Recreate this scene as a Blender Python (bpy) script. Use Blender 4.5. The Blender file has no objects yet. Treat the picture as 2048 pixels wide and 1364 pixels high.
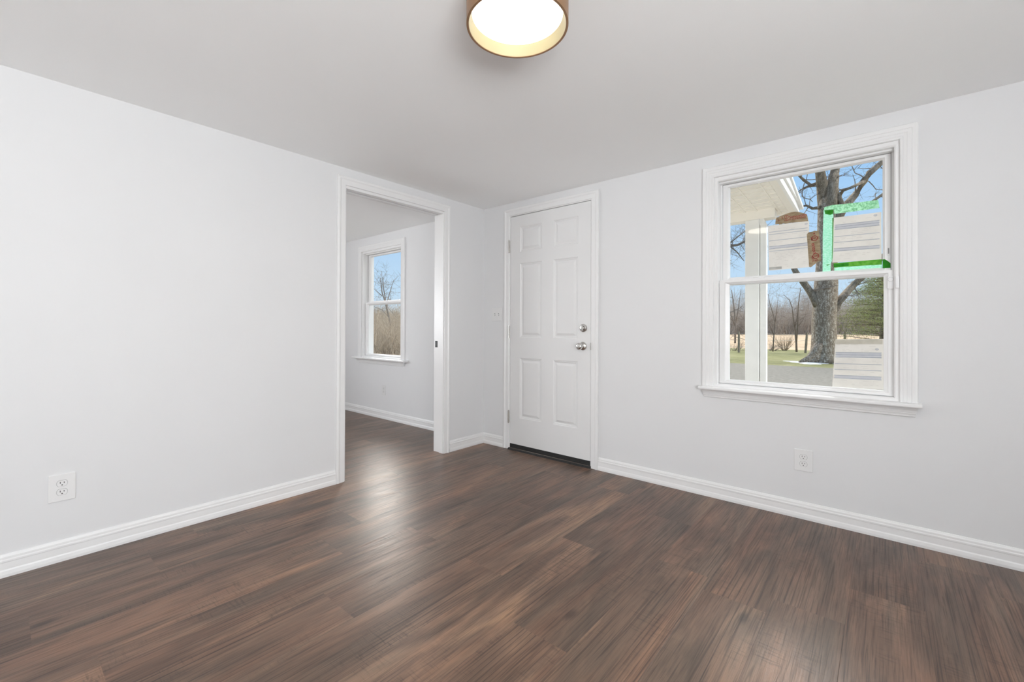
import bpy, bmesh, math, random
from mathutils import Vector, Matrix
import numpy as np

C = bpy.context.scene.collection
SC = bpy.context.scene

# ------------------------------------------------------------------ camera
F_PX, YAW, PITCH, ROLL = 877.588, 0.704395, 0.003808, 0.003973
CAM = Vector((2.8519, -2.9489, 1.0632))
SY = -28.8                       # lens shift in pixels of the 2048 wide frame
fw = Vector((-math.sin(YAW) * math.cos(PITCH), math.cos(YAW) * math.cos(PITCH), math.sin(PITCH)))
r0 = Vector((math.cos(YAW), math.sin(YAW), 0)); u0 = r0.cross(fw)
rt = r0 * math.cos(ROLL) + u0 * math.sin(ROLL)
up = -r0 * math.sin(ROLL) + u0 * math.cos(ROLL)
cam = bpy.data.cameras.new('camera'); camo = bpy.data.objects.new('camera', cam); C.objects.link(camo)
camo.matrix_world = Matrix(((rt.x, up.x, -fw.x, CAM.x), (rt.y, up.y, -fw.y, CAM.y), (rt.z, up.z, -fw.z, CAM.z), (0, 0, 0, 1)))
cam.sensor_width = 36; cam.lens = F_PX / 2048 * 36; cam.shift_y = SY / 2048
cam.clip_start = 0.02; cam.clip_end = 2000
SC.camera = camo

def ray(px, py):
    return fw + rt * ((px - 1024) / F_PX) + up * ((682 + SY - py) / F_PX)
def at_y(px, py, y):             # point of the place seen at a pixel, on the wall plane y
    d = ray(px, py); return CAM + d * ((y - CAM.y) / d.y)
def at_d(px, py, d):             # ... at d metres in front of the camera
    return CAM + ray(px, py) * d
def at_z(px, py, z):
    d = ray(px, py); return CAM + d * ((z - CAM.z) / d.z)

# ------------------------------------------------------------------ view, world, sun, fill lights
SC.view_settings.view_transform = 'Standard'
SC.view_settings.look = 'None'
SC.view_settings.exposure = 0.0
SC.view_settings.gamma = 1.0
SC.view_settings.use_curve_mapping = False
SC.cycles.use_denoising = True
SC.cycles.max_bounces = 12
SC.cycles.diffuse_bounces = 8
SC.cycles.transparent_max_bounces = 24
SC.cycles.sample_clamp_indirect = 6

SKY_GLOW, SIDE_GLOW = 11.0, .35
SUN_E, FILL_E, FILL2_E, LAMP_E = 1.8, 130.0, 95.0, 5.0

wd = bpy.data.worlds.new('world'); SC.world = wd; wd.use_nodes = True
nt = wd.node_tree; nt.nodes.clear()
N = nt.nodes.new; L = nt.links.new
tc = N('ShaderNodeTexCoord'); sep = N('ShaderNodeSeparateXYZ'); L(tc.outputs['Generated'], sep.inputs[0])
rmp = N('ShaderNodeValToRGB'); L(sep.outputs['Z'], rmp.inputs[0])
e = rmp.color_ramp.elements
e[0].position = 0.0; e[0].color = (.74, .84, .94, 1)
e[1].position = 0.30; e[1].color = (.36, .62, .96, 1)
k = e.new(0.07); k.color = (.58, .77, .96, 1)
# bright sky patches added out of view for floor sheens and wall light
def glow_patch(az, el, radius):
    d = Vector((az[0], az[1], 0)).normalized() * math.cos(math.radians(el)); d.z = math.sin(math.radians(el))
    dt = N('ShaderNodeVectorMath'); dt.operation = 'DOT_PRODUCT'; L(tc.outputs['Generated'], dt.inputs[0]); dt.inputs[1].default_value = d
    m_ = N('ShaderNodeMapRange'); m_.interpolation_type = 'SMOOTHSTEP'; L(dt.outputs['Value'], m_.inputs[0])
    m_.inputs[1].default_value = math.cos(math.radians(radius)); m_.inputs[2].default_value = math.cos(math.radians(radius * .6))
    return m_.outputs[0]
mu = N('ShaderNodeMath'); mu.operation = 'ADD'; L(glow_patch((-.10, 1), 40, 21), mu.inputs[0]); c2 = N('ShaderNodeMath'); c2.operation = 'MULTIPLY'; c2.inputs[1].default_value = 1.6; L(glow_patch((-.86, .51), 30, 19), c2.inputs[0]); L(c2.outputs[0], mu.inputs[1])
sg = N('ShaderNodeMath'); sg.operation = 'MULTIPLY_ADD'; L(glow_patch((.86, .5), 33, 27), sg.inputs[0]); sg.inputs[1].default_value = SIDE_GLOW; L(mu.outputs[0], sg.inputs[2])  # added bright patch on the right, brightens the left wall
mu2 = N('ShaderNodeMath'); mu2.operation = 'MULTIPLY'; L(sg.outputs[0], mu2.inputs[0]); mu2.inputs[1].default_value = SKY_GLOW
b1 = N('ShaderNodeBackground'); L(rmp.outputs[0], b1.inputs[0]); b1.inputs[1].default_value = 1.0
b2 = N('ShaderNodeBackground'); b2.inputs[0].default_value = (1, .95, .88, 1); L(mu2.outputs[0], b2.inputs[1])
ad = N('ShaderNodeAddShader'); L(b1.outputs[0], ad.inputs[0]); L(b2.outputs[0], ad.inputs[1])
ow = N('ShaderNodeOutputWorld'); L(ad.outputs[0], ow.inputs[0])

def light(name, kind, loc, energy, color=(1, 1, 1), direction=None, **kw):
    l = bpy.data.lights.new(name, kind); l.energy = energy; l.color = color
    for a, v in kw.items(): setattr(l, a, v)
    o = bpy.data.objects.new(name, l); C.objects.link(o); o.location = loc
    if direction is not None: o.rotation_euler = Vector(direction).to_track_quat('-Z', 'Y').to_euler()
    return o
light('sun', 'SUN', (6, 3, 8), SUN_E, (1, .95, .87), (-.85, -.08, -.60), angle=0.02)
# fill lights added at invented openings out of view
light('fill_light', 'AREA', (4.33, -3.75, 1.12), FILL_E, (.97, .99, 1), (-.68, .12, .70), shape='RECTANGLE', size=1.9, size_y=.95)
light('fill_light', 'AREA', (-3.66, -3.0, 1.35), FILL2_E, (.98, .99, 1), (1, .1, .75), shape='RECTANGLE', size=2.0, size_y=1.3)
for nm, x, w in (('window_portal', 2.469, .84), ('window_portal', -1.69, .8)):
    po = light(nm, 'AREA', (x, .14, 1.35), 1, direction=(0, -1, 0), shape='RECTANGLE', size=w, size_y=1.3)
    po.data.cycles.is_portal = True

# ------------------------------------------------------------------ mesh helpers
class MB:
    def __init__(self): self.v = []; self.f = []; self.m = []
    def add(self, vs, fs, mi=0):
        o = len(self.v); self.v += [tuple(p) for p in vs]
        for f in fs: self.f.append(tuple(i + o for i in f)); self.m.append(mi)
        return self
    def box(self, x0, x1, y0, y1, z0, z1, mi=0):
        vs = [(x, y, z) for x in (x0, x1) for y in (y0, y1) for z in (z0, z1)]
        return self.add(vs, [(0, 1, 3, 2), (4, 6, 7, 5), (0, 4, 5, 1), (2, 3, 7, 6), (0, 2, 6, 4), (1, 5, 7, 3)], mi)
    def prism(self, poly, a, b, axis=1, mi=0):      # poly in the two other axes, extruded along axis from a to b
        def P(p, t):
            if axis == 1: return (p[0], t, p[1])
            if axis == 0: return (t, p[0], p[1])
            return (p[0], p[1], t)
        n = len(poly); vs = [P(p, a) for p in poly] + [P(p, b) for p in poly]
        fs = [tuple(range(n)), tuple(range(2 * n - 1, n - 1, -1))] + [(i, i + n, (i + 1) % n + n, (i + 1) % n) for i in range(n)]
        return self.add(vs, fs, mi)
    def lathe(self, prof, centre, axis=2, n=64, mi=0, closed=False):   # prof: (radius, along axis)
        vs = []
        for r, h in prof:
            for i in range(n):
                t = 2 * math.pi * i / n; a, b = r * math.cos(t), r * math.sin(t)
                p = (a, b, h) if axis == 2 else ((a, h, b) if axis == 1 else (h, a, b))
                vs.append((p[0] + centre[0], p[1] + centre[1], p[2] + centre[2]))
        fs = []; m = len(prof)
        for j in range(m if closed else m - 1):
            k = (j + 1) % m
            for i in range(n): fs.append((j * n + i, j * n + (i + 1) % n, k * n + (i + 1) % n, k * n + i))
        if not closed:
            if prof[0][0] > 1e-6: fs.append(tuple(range(n)))
            if prof[-1][0] > 1e-6: fs.append(tuple(range((m - 1) * n, m * n)))
        return self.add(vs, fs, mi)
    def tube(self, pts, rad, n=6, mi=0, cap=True):
        pts = [Vector(p) for p in pts]; vs = []; ref = Vector((.31, .23, .92))
        for i, p in enumerate(pts):
            t = (pts[min(i + 1, len(pts) - 1)] - pts[max(i - 1, 0)])
            t = t.normalized() if t.length > 1e-9 else Vector((0, 0, 1))
            a = t.cross(ref)
            if a.length < .05: a = t.cross(Vector((1, 0, 0)))
            a.normalize(); b = t.cross(a)
            for j in range(n):
                w = 2 * math.pi * j / n; vs.append(p + (a * math.cos(w) + b * math.sin(w)) * rad[i])
        fs = [(i * n + j, i * n + (j + 1) % n, (i + 1) * n + (j + 1) % n, (i + 1) * n + j) for i in range(len(pts) - 1) for j in range(n)]
        if cap: fs += [tuple(range(n - 1, -1, -1)), tuple(range((len(pts) - 1) * n, len(pts) * n))]
        return self.add(vs, fs, mi)
    def sweep_u(self, prof, x0, x1, z0, z1, mp, mi=0):
        """casing: profile (u outward from the opening, v out of the wall) mitred round left, head and right"""
        n = len(prof); vs = []
        for s in range(4):
            for u, v in prof:
                x, z = [(x0 - u, z0), (x0 - u, z1 + u), (x1 + u, z1 + u), (x1 + u, z0)][s]
                vs.append(mp(x, v, z))
        fs = [(s * n + i, s * n + (i + 1) % n, (s + 1) * n + (i + 1) % n, (s + 1) * n + i) for s in range(3) for i in range(n)]
        fs += [tuple(range(n)), tuple(range(3 * n, 4 * n))]
        return self.add(vs, fs, mi)
    def ring(self, prof, x0, x1, z0, z1, wl, wr, wb, wt, mi=0):
        """sash: closed profile (fraction 0 outer .. 1 glass edge, y) round a rectangle with its own rail widths"""
        n = len(prof); vs = []
        for s in range(4):
            for f, y in prof:
                x = (x0 + f * wl) if s in (0, 1) else (x1 - f * wr)
                z = (z0 + f * wb) if s in (0, 3) else (z1 - f * wt)
                vs.append((x, y, z))
        fs = [(s * n + i, s * n + (i + 1) % n, ((s + 1) % 4) * n + (i + 1) % n, ((s + 1) % 4) * n + i) for s in range(4) for i in range(n)]
        return self.add(vs, fs, mi)
    def extrude_x(self, prof, a, b, mp, mi=0):       # prof (out of wall, z) run along a wall
        n = len(prof); vs = [mp(a, o, z) for o, z in prof] + [mp(b, o, z) for o, z in prof]
        fs = [(i, (i + 1) % n, (i + 1) % n + n, i + n) for i in range(n)] + [tuple(range(n)), tuple(range(n, 2 * n))]
        return self.add(vs, fs, mi)
    def build(self, name, mats, parent=None, smooth=False, bevel=0, angle=30):
        me = bpy.data.meshes.new(name); me.from_pydata(self.v, [], self.f)
        mats = mats if isinstance(mats, (list, tuple)) else [mats]
        for m in mats: me.materials.append(m)
        if len(mats) > 1: me.polygons.foreach_set('material_index', self.m)
        bm = bmesh.new(); bm.from_mesh(me); bmesh.ops.recalc_face_normals(bm, faces=bm.faces)
        if bevel:
            es = [ed for ed in bm.edges if len(ed.link_faces) == 2 and ed.calc_face_angle(0) > .5]
            bmesh.ops.bevel(bm, geom=es, offset=bevel, segments=2, affect='EDGES', profile=.5)
        bm.to_mesh(me); bm.free()
        if smooth:
            me.polygons.foreach_set('use_smooth', [True] * len(me.polygons))
            if angle < 180: me.set_sharp_from_angle(angle=math.radians(angle))
        o = bpy.data.objects.new(name, me); C.objects.link(o)
        if parent is not None:
            o.parent = parent; o.matrix_parent_inverse = Matrix.Translation(parent.location).inverted()
        return o

def tag(o, label=None, cat=None, group=None, kind=None):
    for k_, v_ in (('label', label), ('category', cat), ('group', group), ('kind', kind)):
        if v_: o[k_] = v_
    return o
def thing(name, loc, label, cat, group=None, kind=None):
    o = bpy.data.objects.new(name, None); C.objects.link(o); o.location = loc; o.empty_display_size = .05
    return tag(o, label, cat, group, kind)
FRONT = lambda a, o, z: (a, -o, z)       # wall y = 0, room at -y
LEFT = lambda a, o, z: (o, a, z)         # wall x = 0, room at +x
PARTN = lambda a, o, z: (-.115 - o, a, z)   # other face of the partition

# ------------------------------------------------------------------ materials
def mat(name, col, rough=.5, metal=0, noise=0, nscale=30, bump=0, bscale=200, spec=.5, emit=None, estr=0):
    m = bpy.data.materials.new(name); m.use_nodes = True; t = m.node_tree; b = t.nodes['Principled BSDF']
    b.inputs['Base Color'].default_value = (*col, 1); b.inputs['Roughness'].default_value = rough
    b.inputs['Metallic'].default_value = metal; b.inputs['Specular IOR Level'].default_value = spec
    if emit: b.inputs['Emission Color'].default_value = (*emit, 1); b.inputs['Emission Strength'].default_value = estr
    c = t.nodes.new('ShaderNodeTexCoord')
    if noise:
        n = t.nodes.new('ShaderNodeTexNoise'); n.inputs['Scale'].default_value = nscale; n.inputs['Detail'].default_value = 5
        t.links.new(c.outputs['Object'], n.inputs['Vector'])
        mr = t.nodes.new('ShaderNodeMapRange'); t.links.new(n.outputs['Fac'], mr.inputs[0])
        mr.inputs[1].default_value = .3; mr.inputs[2].default_value = .7; mr.inputs[3].default_value = 1 - noise; mr.inputs[4].default_value = 1 + noise
        mx = t.nodes.new('ShaderNodeVectorMath'); mx.operation = 'SCALE'; mx.inputs[0].default_value = col
        t.links.new(mr.outputs[0], mx.inputs['Scale']); t.links.new(mx.outputs[0], b.inputs['Base Color'])
    if bump:
        n2 = t.nodes.new('ShaderNodeTexNoise'); n2.inputs['Scale'].default_value = bscale; n2.inputs['Detail'].default_value = 3
        t.links.new(c.outputs['Object'], n2.inputs['Vector'])
        bp = t.nodes.new('ShaderNodeBump'); bp.inputs['Strength'].default_value = bump; bp.inputs['Distance'].default_value = .002
        t.links.new(n2.outputs['Fac'], bp.inputs['Height']); t.links.new(bp.outputs[0], b.inputs['Normal'])
    return m

M = dict(
    wall=mat('wall_paint', (.715, .718, .725), .7, noise=.006, nscale=3, bump=.05, bscale=350),
    ceil=mat('ceiling_paint', (.93, .938, .938), .8, noise=.006, nscale=2, bump=.06, bscale=300),
    trim=mat('trim_paint', (.79, .79, .79), .32, noise=.006, nscale=8),
    vinyl=mat('window_vinyl', (.81, .81, .81), .3, noise=.004, nscale=10),
    door=mat('door_paint', (.745, .745, .745), .38, noise=.006, nscale=6),
    plate=mat('white_plastic', (.77, .77, .77), .25, noise=.004, nscale=40),
    slot=mat('dark_slot', (.03, .03, .03), .5, noise=.1, nscale=60),
    groove=mat('grey_gap', (.30, .30, .30), .6, noise=.05, nscale=60),
    soft_gap=mat('soft_gap', (.52, .52, .52), .6, noise=.05, nscale=60),
    nickel=mat('satin_nickel', (.62, .60, .57), .22, metal=1, noise=.05, nscale=80),
    chrome=mat('bright_nickel', (.70, .69, .67), .12, metal=1, noise=.04, nscale=80),
    black=mat('black_rubber', (.015, .015, .015), .55, noise=.3, nscale=60, bump=.3),
    strike=mat('black_metal', (.02, .02, .02), .35, metal=.6, noise=.1, nscale=80),
    bronze=mat('bronze_drum', (.34, .195, .10), .38, metal=.5, noise=.08, nscale=20),
    liner=mat('cream_liner', (.50, .43, .25), .5, noise=.01, nscale=20),
    diff=mat('lamp_diffuser', (.9, .9, .88), .5, emit=(1, .96, .90), estr=2.1, noise=.003, nscale=10),
    extw=mat('exterior_white', (.84, .82, .78), .5, noise=.03, nscale=10),
    soff=mat('soffit_vinyl', (.86, .81, .725), .5, noise=.02, nscale=10),
    roofm=mat('roof_shingle', (.10, .10, .10), .9, noise=.3, nscale=30),
    sensor=mat('sensor_plastic', (.80, .80, .81), .3, noise=.004, nscale=60),
)
def glass_mat():
    m = bpy.data.materials.new('window_glass'); m.use_nodes = True; t = m.node_tree; t.nodes.clear()
    tr = t.nodes.new('ShaderNodeBsdfTransparent'); tr.inputs[0].default_value = (.985, .99, .985, 1)
    gl = t.nodes.new('ShaderNodeBsdfGlossy'); gl.inputs['Roughness'].default_value = .0
    lw = t.nodes.new('ShaderNodeLayerWeight'); lw.inputs[0].default_value = .5
    pw = t.nodes.new('ShaderNodeMath'); pw.operation = 'POWER'; pw.inputs[1].default_value = 5; t.links.new(lw.outputs['Facing'], pw.inputs[0])
    fr = t.nodes.new('ShaderNodeMath'); fr.operation = 'MULTIPLY_ADD'; fr.inputs[1].default_value = .9; fr.inputs[2].default_value = .010; t.links.new(pw.outputs[0], fr.inputs[0])
    mx = t.nodes.new('ShaderNodeMixShader'); o = t.nodes.new('ShaderNodeOutputMaterial')
    t.links.new(fr.outputs[0], mx.inputs[0]); t.links.new(tr.outputs[0], mx.inputs[1]); t.links.new(gl.outputs[0], mx.inputs[2]); t.links.new(mx.outputs[0], o.inputs[0])
    return m
M['glass'] = glass_mat()

# ------------------------------------------------------------------ floor: vinyl planks
PW, PL = .2286, 1.2192
def floor_material():
    m = bpy.data.materials.new('walnut_planks'); m.use_nodes = True; t = m.node_tree; b = t.nodes['Principled BSDF']
    def node(ty, **kw):
        x = t.nodes.new(ty)
        for a, v in kw.items(): setattr(x, a, v)
        return x
    lk = t.links.new
    uv = node('ShaderNodeUVMap', uv_map='plank'); at = node('ShaderNodeAttribute', attribute_name='rnd'); tone = node('ShaderNodeAttribute', attribute_name='tone')
    sx = node('ShaderNodeSeparateXYZ'); lk(uv.outputs[0], sx.inputs[0])
    def math_(op, a, bb, c=None):
        x = node('ShaderNodeMath', operation=op)
        for i, q in enumerate((a, bb, c)):
            if q is None: continue
            if isinstance(q, (int, float)): x.inputs[i].default_value = q
            else: lk(q, x.inputs[i])
        return x.outputs[0]
    U, V = sx.outputs['X'], sx.outputs['Y']
    def vec(su, sv, off):
        c = node('ShaderNodeCombineXYZ')
        lk(math_('MULTIPLY_ADD', U, su, math_('MULTIPLY', at.outputs['Fac'], 31.7 + off)), c.inputs[0])
        lk(math_('MULTIPLY_ADD', V, sv, math_('MULTIPLY', at.outputs['Fac'], 17.3 + off)), c.inputs[1])
        c.inputs[2].default_value = off
        return c.outputs[0]
    def noise(su, sv, off, detail=4, dist=0, rough=.55):
        x = node('ShaderNodeTexNoise'); x.inputs['Scale'].default_value = 1; x.inputs['Detail'].default_value = detail
        x.inputs['Distortion'].default_value = dist; x.inputs['Roughness'].default_value = rough; lk(vec(su, sv, off), x.inputs['Vector']); return x.outputs['Fac']
    def mr(v, a, bb, c, d, smooth=False):
        x = node('ShaderNodeMapRange'); x.interpolation_type = 'SMOOTHSTEP' if smooth else 'LINEAR'
        lk(v, x.inputs[0])
        for i, q in enumerate((a, bb, c, d)): x.inputs[i + 1].default_value = q
        return x.outputs[0]
    blotch = noise(1.5, 6.5, 1.0, 4, .9)
    streak = noise(2.6, 30, 2.0, 4, .5)
    grain = noise(3.2, 150, 3.0, 3, .9, .6); fine = noise(14, 480, 3.5, 2, .2, .6)
    saw = noise(120, 10, 4.0, 3, 1.2, .6)
    sawmask = noise(2.3, 6, 5.0, 2)
    hue = noise(1.1, 6, 6.0, 2, .5)
    # tone value
    v = math_('ADD', math_('MULTIPLY', math_('SUBTRACT', blotch, .5), 1.5), .47)
    v = math_('ADD', v, math_('MULTIPLY', math_('SUBTRACT', streak, .5), .4))
    v = math_('ADD', v, tone.outputs['Fac'])
    rp = node('ShaderNodeValToRGB'); lk(v, rp.inputs[0]); e = rp.color_ramp.elements
    e[0].position = .0; e[0].color = (.072, .046, .031, 1)
    e[1].position = 1.0; e[1].color = (.38, .225, .125, 1)
    for p_, c_ in ((.30, (.110, .069, .047)), (.55, (.168, .103, .069)), (.78, (.250, .152, .096))):
        q = e.new(p_); q.color = (*c_, 1)
    # reddish / greyish drift
    hs = node('ShaderNodeMix', data_type='RGBA', blend_type='MULTIPLY'); hs.inputs[0].default_value = 1
    rp2 = node('ShaderNodeValToRGB'); lk(hue, rp2.inputs[0]); e2 = rp2.color_ramp.elements
    e2[0].position = .34; e2[0].color = (.92, .98, 1.02, 1); e2[1].position = .66; e2[1].color = (1.09, .975, .94, 1)
    lk(rp.outputs[0], hs.inputs[6]); lk(rp2.outputs[0], hs.inputs[7])
    g1 = math_('MULTIPLY', mr(grain, .36, .50, .62, 1.04), mr(fine, .35, .62, .84, 1.06))
    smk = mr(sawmask, .48, .66, 0, 1, True)
    sw = math_('SUBTRACT', 1, math_('MULTIPLY', smk, mr(saw, .52, .66, 0, .40)))
    # growth rings on some planks
    wv = node('ShaderNodeTexWave', wave_type='BANDS', bands_direction='Y'); lk(vec(.9, 26, 7.0), wv.inputs['Vector'])
    wv.inputs['Scale'].default_value = .55; wv.inputs['Distortion'].default_value = 9; wv.inputs['Detail'].default_value = 3; wv.inputs['Detail Scale'].default_value = .8
    rmask = mr(noise(1.2, 5, 8.0, 2), .48, .60, 0, 1, True)
    ring = math_('SUBTRACT', 1, math_('MULTIPLY', rmask, mr(wv.outputs['Fac'], .0, .16, .50, 0)))
    # knots
    vo = node('ShaderNodeTexVoronoi'); lk(vec(1.7, 4.2, 9.0), vo.inputs['Vector']); vo.inputs['Scale'].default_value = 1
    kn = math_('SUBTRACT', 1, mr(vo.outputs['Distance'], .02, .10, .55, 0, True))
    # seams
    es = math_('MINIMUM', V, math_('SUBTRACT', PW, V))
    seam = mr(es, .0002, .0011, .55, 1)
    f = math_('MULTIPLY', math_('MULTIPLY', g1, sw), math_('MULTIPLY', ring, math_('MULTIPLY', kn, seam)))
    fin = node('ShaderNodeVectorMath', operation='SCALE'); lk(hs.outputs[2], fin.inputs[0]); lk(f, fin.inputs['Scale'])
    lk(fin.outputs[0], b.inputs['Base Color'])
    lk(mr(grain, .3, .7, .42, .30), b.inputs['Roughness'])
    b.inputs['Specular IOR Level'].default_value = .5
    hgt = math_('ADD', math_('MULTIPLY_ADD', fine, .4, grain), math_('MULTIPLY', seam, 1.2))
    bp = node('ShaderNodeBump'); bp.inputs['Strength'].default_value = .5; bp.inputs['Distance'].default_value = .0010
    lk(hgt, bp.inputs['Height']); lk(bp.outputs[0], b.inputs['Normal'])
    return m

def build_floor():
    rng = random.Random(11)
    joints = {1: -2.48, 2: -2.865, 3: -1.885, 4: -1.51, 5: -2.094, 6: -1.534, 7: -1.075, 8: -1.73, 11: -.96}
    tones = {(6, 0): .17, (7, 0): -.02, (7, -1): .10, (8, 0): -.08, (8, -1): .05, (3, 0): -.05, (4, 0): -.02, (11, 0): -.02, (11, 1): .16, (5, 0): -.05}
    x0, x1, y0, y1 = -3.5, 4.5, -5.0, .02
    vs, fs, uvs, rn, tn = [], [], [], [], []
    k0 = math.floor(x0 / PW); k1 = math.floor(x1 / PW)
    for k in range(k0, k1 + 1):
        j = joints.get(k, -rng.random() * PL)
        n0 = math.floor((y0 - j) / PL)
        for i in range(n0, 6):
            a, b = j + i * PL, j + (i + 1) * PL
            a2, b2 = max(a, y0), min(b, y1)
            xa, xb = max(k * PW, x0), min((k + 1) * PW, x1)
            if b2 - a2 < .001 or xb - xa < .001: continue
            o = len(vs)
            vs += [(xa, a2, 0), (xb, a2, 0), (xb, b2, 0), (xa, b2, 0)]
            fs.append((o, o + 1, o + 2, o + 3))
            uvs += [(a2 - a, xa - k * PW), (a2 - a, xb - k * PW), (b2 - a, xb - k * PW), (b2 - a, xa - k * PW)]
            rn.append(rng.random() * 3); tn.append(tones.get((k, i), rng.uniform(-.09, .09)))
    nt_ = len(fs)
    o = len(vs); vs += [(x0, y0, -.12), (x1, y0, -.12), (x1, y1, -.12), (x0, y1, -.12), (x0, y0, -.001), (x1, y0, -.001), (x1, y1, -.001), (x0, y1, -.001)]
    for f in ((0, 3, 2, 1), (0, 1, 5, 4), (1, 2, 6, 5), (2, 3, 7, 6), (3, 0, 4, 7)):
        fs.append(tuple(i + o for i in f)); uvs += [(0, .1)] * 4; rn.append(0); tn.append(0)
    me = bpy.data.meshes.new('floor'); me.from_pydata(vs, [], fs)
    ul = me.uv_layers.new(name='plank'); ul.data.foreach_set('uv', [c for q in uvs for c in q])
    a = me.attributes.new('rnd', 'FLOAT', 'FACE'); a.data.foreach_set('value', rn)
    a = me.attributes.new('tone', 'FLOAT', 'FACE'); a.data.foreach_set('value', tn)
    me.materials.append(floor_material())
    ob = bpy.data.objects.new('floor', me); C.objects.link(ob)
    return tag(ob, 'dark walnut brown plank flooring running through both rooms', 'floor', kind='structure')
build_floor()

# ------------------------------------------------------------------ walls and ceiling
HC = 2.17
def wall(name, a0, a1, z0, z1, holes, t, mp, m, label):
    """slab in the wall plane with openings; mp(a, out, z) maps, out<0 is into the wall"""
    xs = sorted({a0, a1, *[h[i] for h in holes for i in (0, 1)]}); zs = sorted({z0, z1, *[h[i] for h in holes for i in (2, 3)]})
    solid = lambda i, j: 0 <= i < len(xs) - 1 and 0 <= j < len(zs) - 1 and not any(h[0] - 1e-6 <= xs[i] and xs[i + 1] <= h[1] + 1e-6 and h[2] - 1e-6 <= zs[j] and zs[j + 1] <= h[3] + 1e-6 for h in holes)
    mb = MB()
    for i in range(len(xs) - 1):
        for j in range(len(zs) - 1):
            if not solid(i, j): continue
            A, B, Z0, Z1 = xs[i], xs[i + 1], zs[j], zs[j + 1]
            for o in (0, -t): mb.add([mp(A, o, Z0), mp(B, o, Z0), mp(B, o, Z1), mp(A, o, Z1)], [(0, 1, 2, 3)])
            for di, dj, p, q in ((-1, 0, (A, Z0), (A, Z1)), (1, 0, (B, Z0), (B, Z1)), (0, -1, (A, Z0), (B, Z0)), (0, 1, (A, Z1), (B, Z1))):
                if not solid(i + di, j + dj):
                    mb.add([mp(p[0], 0, p[1]), mp(q[0], 0, q[1]), mp(q[0], -t, q[1]), mp(p[0], -t, p[1])], [(0, 1, 2, 3)])
    me_ = mb.build(name, m)
    bm = bmesh.new(); bm.from_mesh(me_.data); bmesh.ops.remove_doubles(bm, verts=bm.verts, dist=1e-5); bmesh.ops.recalc_face_normals(bm, faces=bm.faces); bm.to_mesh(me_.data); bm.free()
    return tag(me_, label, 'wall', kind='structure')

W2 = (-2.10, -1.28)         # second window, opening between casings
wall('wall_front', -3.35, 4.35, -.0, HC, [(.318, 1.146, .0, 2.055), (2.028, 2.908, .70, 2.02), (W2[0], W2[1], .70, 2.0)], .15, FRONT, M['wall'],
     'white painted wall with the entry door and the taped window')
wall('wall_left', -4.95, 0, .0, HC, [(-1.385, -.488, 0, 2.05)], .115, LEFT, M['wall'], 'white painted wall on the left with the cased doorway')
wall('wall_right', -4.95, 0, 0, HC, [(-4.75, -2.7, .65, 2.0)], .15, lambda a, o, z: (4.35 - o, a, z), M['wall'], 'white painted wall outside the picture on the right')  # unseen opening added behind the fill light
wall('wall_back', -3.35, 4.35, 0, HC, [], .15, lambda a, o, z: (a, -4.95 + o, z), M['wall'], 'white painted wall behind the camera')
wall('wall_far', -4.95, 0, 0, HC, [(-4.0, -2.0, .7, 2.0)], .15, lambda a, o, z: (-3.35 + o, a, z), M['wall'], 'white painted far wall of the room beyond the doorway')  # unseen opening added for the far room's fill light
tag(MB().box(-.02, 4.5, -5.1, .15, HC, HC + .1).build('ceiling', M['ceil']), 'flat white painted ceiling of the front room', 'ceiling', kind='structure')
tag(MB().box(-3.5, -.02, -5.1, .15, HC, HC + .1).build('ceiling_2', M['ceil']), 'flat white ceiling of the room beyond the doorway', 'ceiling', kind='structure')
tag(MB().box(-4.0, 6.6, -5.6, .28, HC + .16, HC + .24).build('roof', M['roofm']), 'unseen dark shingled roof above both rooms, right overhang added to block sun', 'roof', kind='structure')  # unseen; long right overhang added to keep sun out of the right opening

BASE = [(0, 0), (.016, 0), (.0165, .012), (.0145, .026), (.0118, .032), (.0112, .060), (.0125, .064), (.0125, .070), (.0095, .074), (.0090, .083), (.0065, .088), (.004, .094), (0, .094)]
def baseboard(name, a, b, mp, label):
    o = MB().extrude_x(BASE, a, b, mp).build(name, M['trim']); return tag(o, label, 'baseboard', kind='structure')
baseboard('baseboard_left', -4.95, -1.447, LEFT, 'long white baseboard under the blank left wall')
baseboard('baseboard_corner', -.424, -.0, LEFT, 'short white baseboard between doorway casing and corner')
baseboard('baseboard_front', 0, .256, FRONT, 'short white baseboard between corner and entry door')
baseboard('baseboard_window', 1.208, 4.35, FRONT, 'long white baseboard below the taped window')
baseboard('baseboard_far', -3.35, -.115, FRONT, 'white baseboard under the window of the far room')

# ------------------------------------------------------------------ casings
CASE = [(0, 0), (0, .013), (.003, .0165), (.010, .0175), (.013, .0155), (.015, .0165), (.026, .0172), (.028, .0155), (.030, .0172), (.043, .0182), (.045, .0165), (.047, .0185), (.058, .0190), (.066, .0185), (.070, .014), (.070, 0)]
CASE2 = [(0, 0), (0, .009), (.003, .0115), (.040, .0125), (.044, .0150), (.049, .0180), (.059, .0184), (.065, .0165), (.070, .012), (.070, 0)]
def scaled(prof, k): return [(u * k, v) for u, v in prof]

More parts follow.
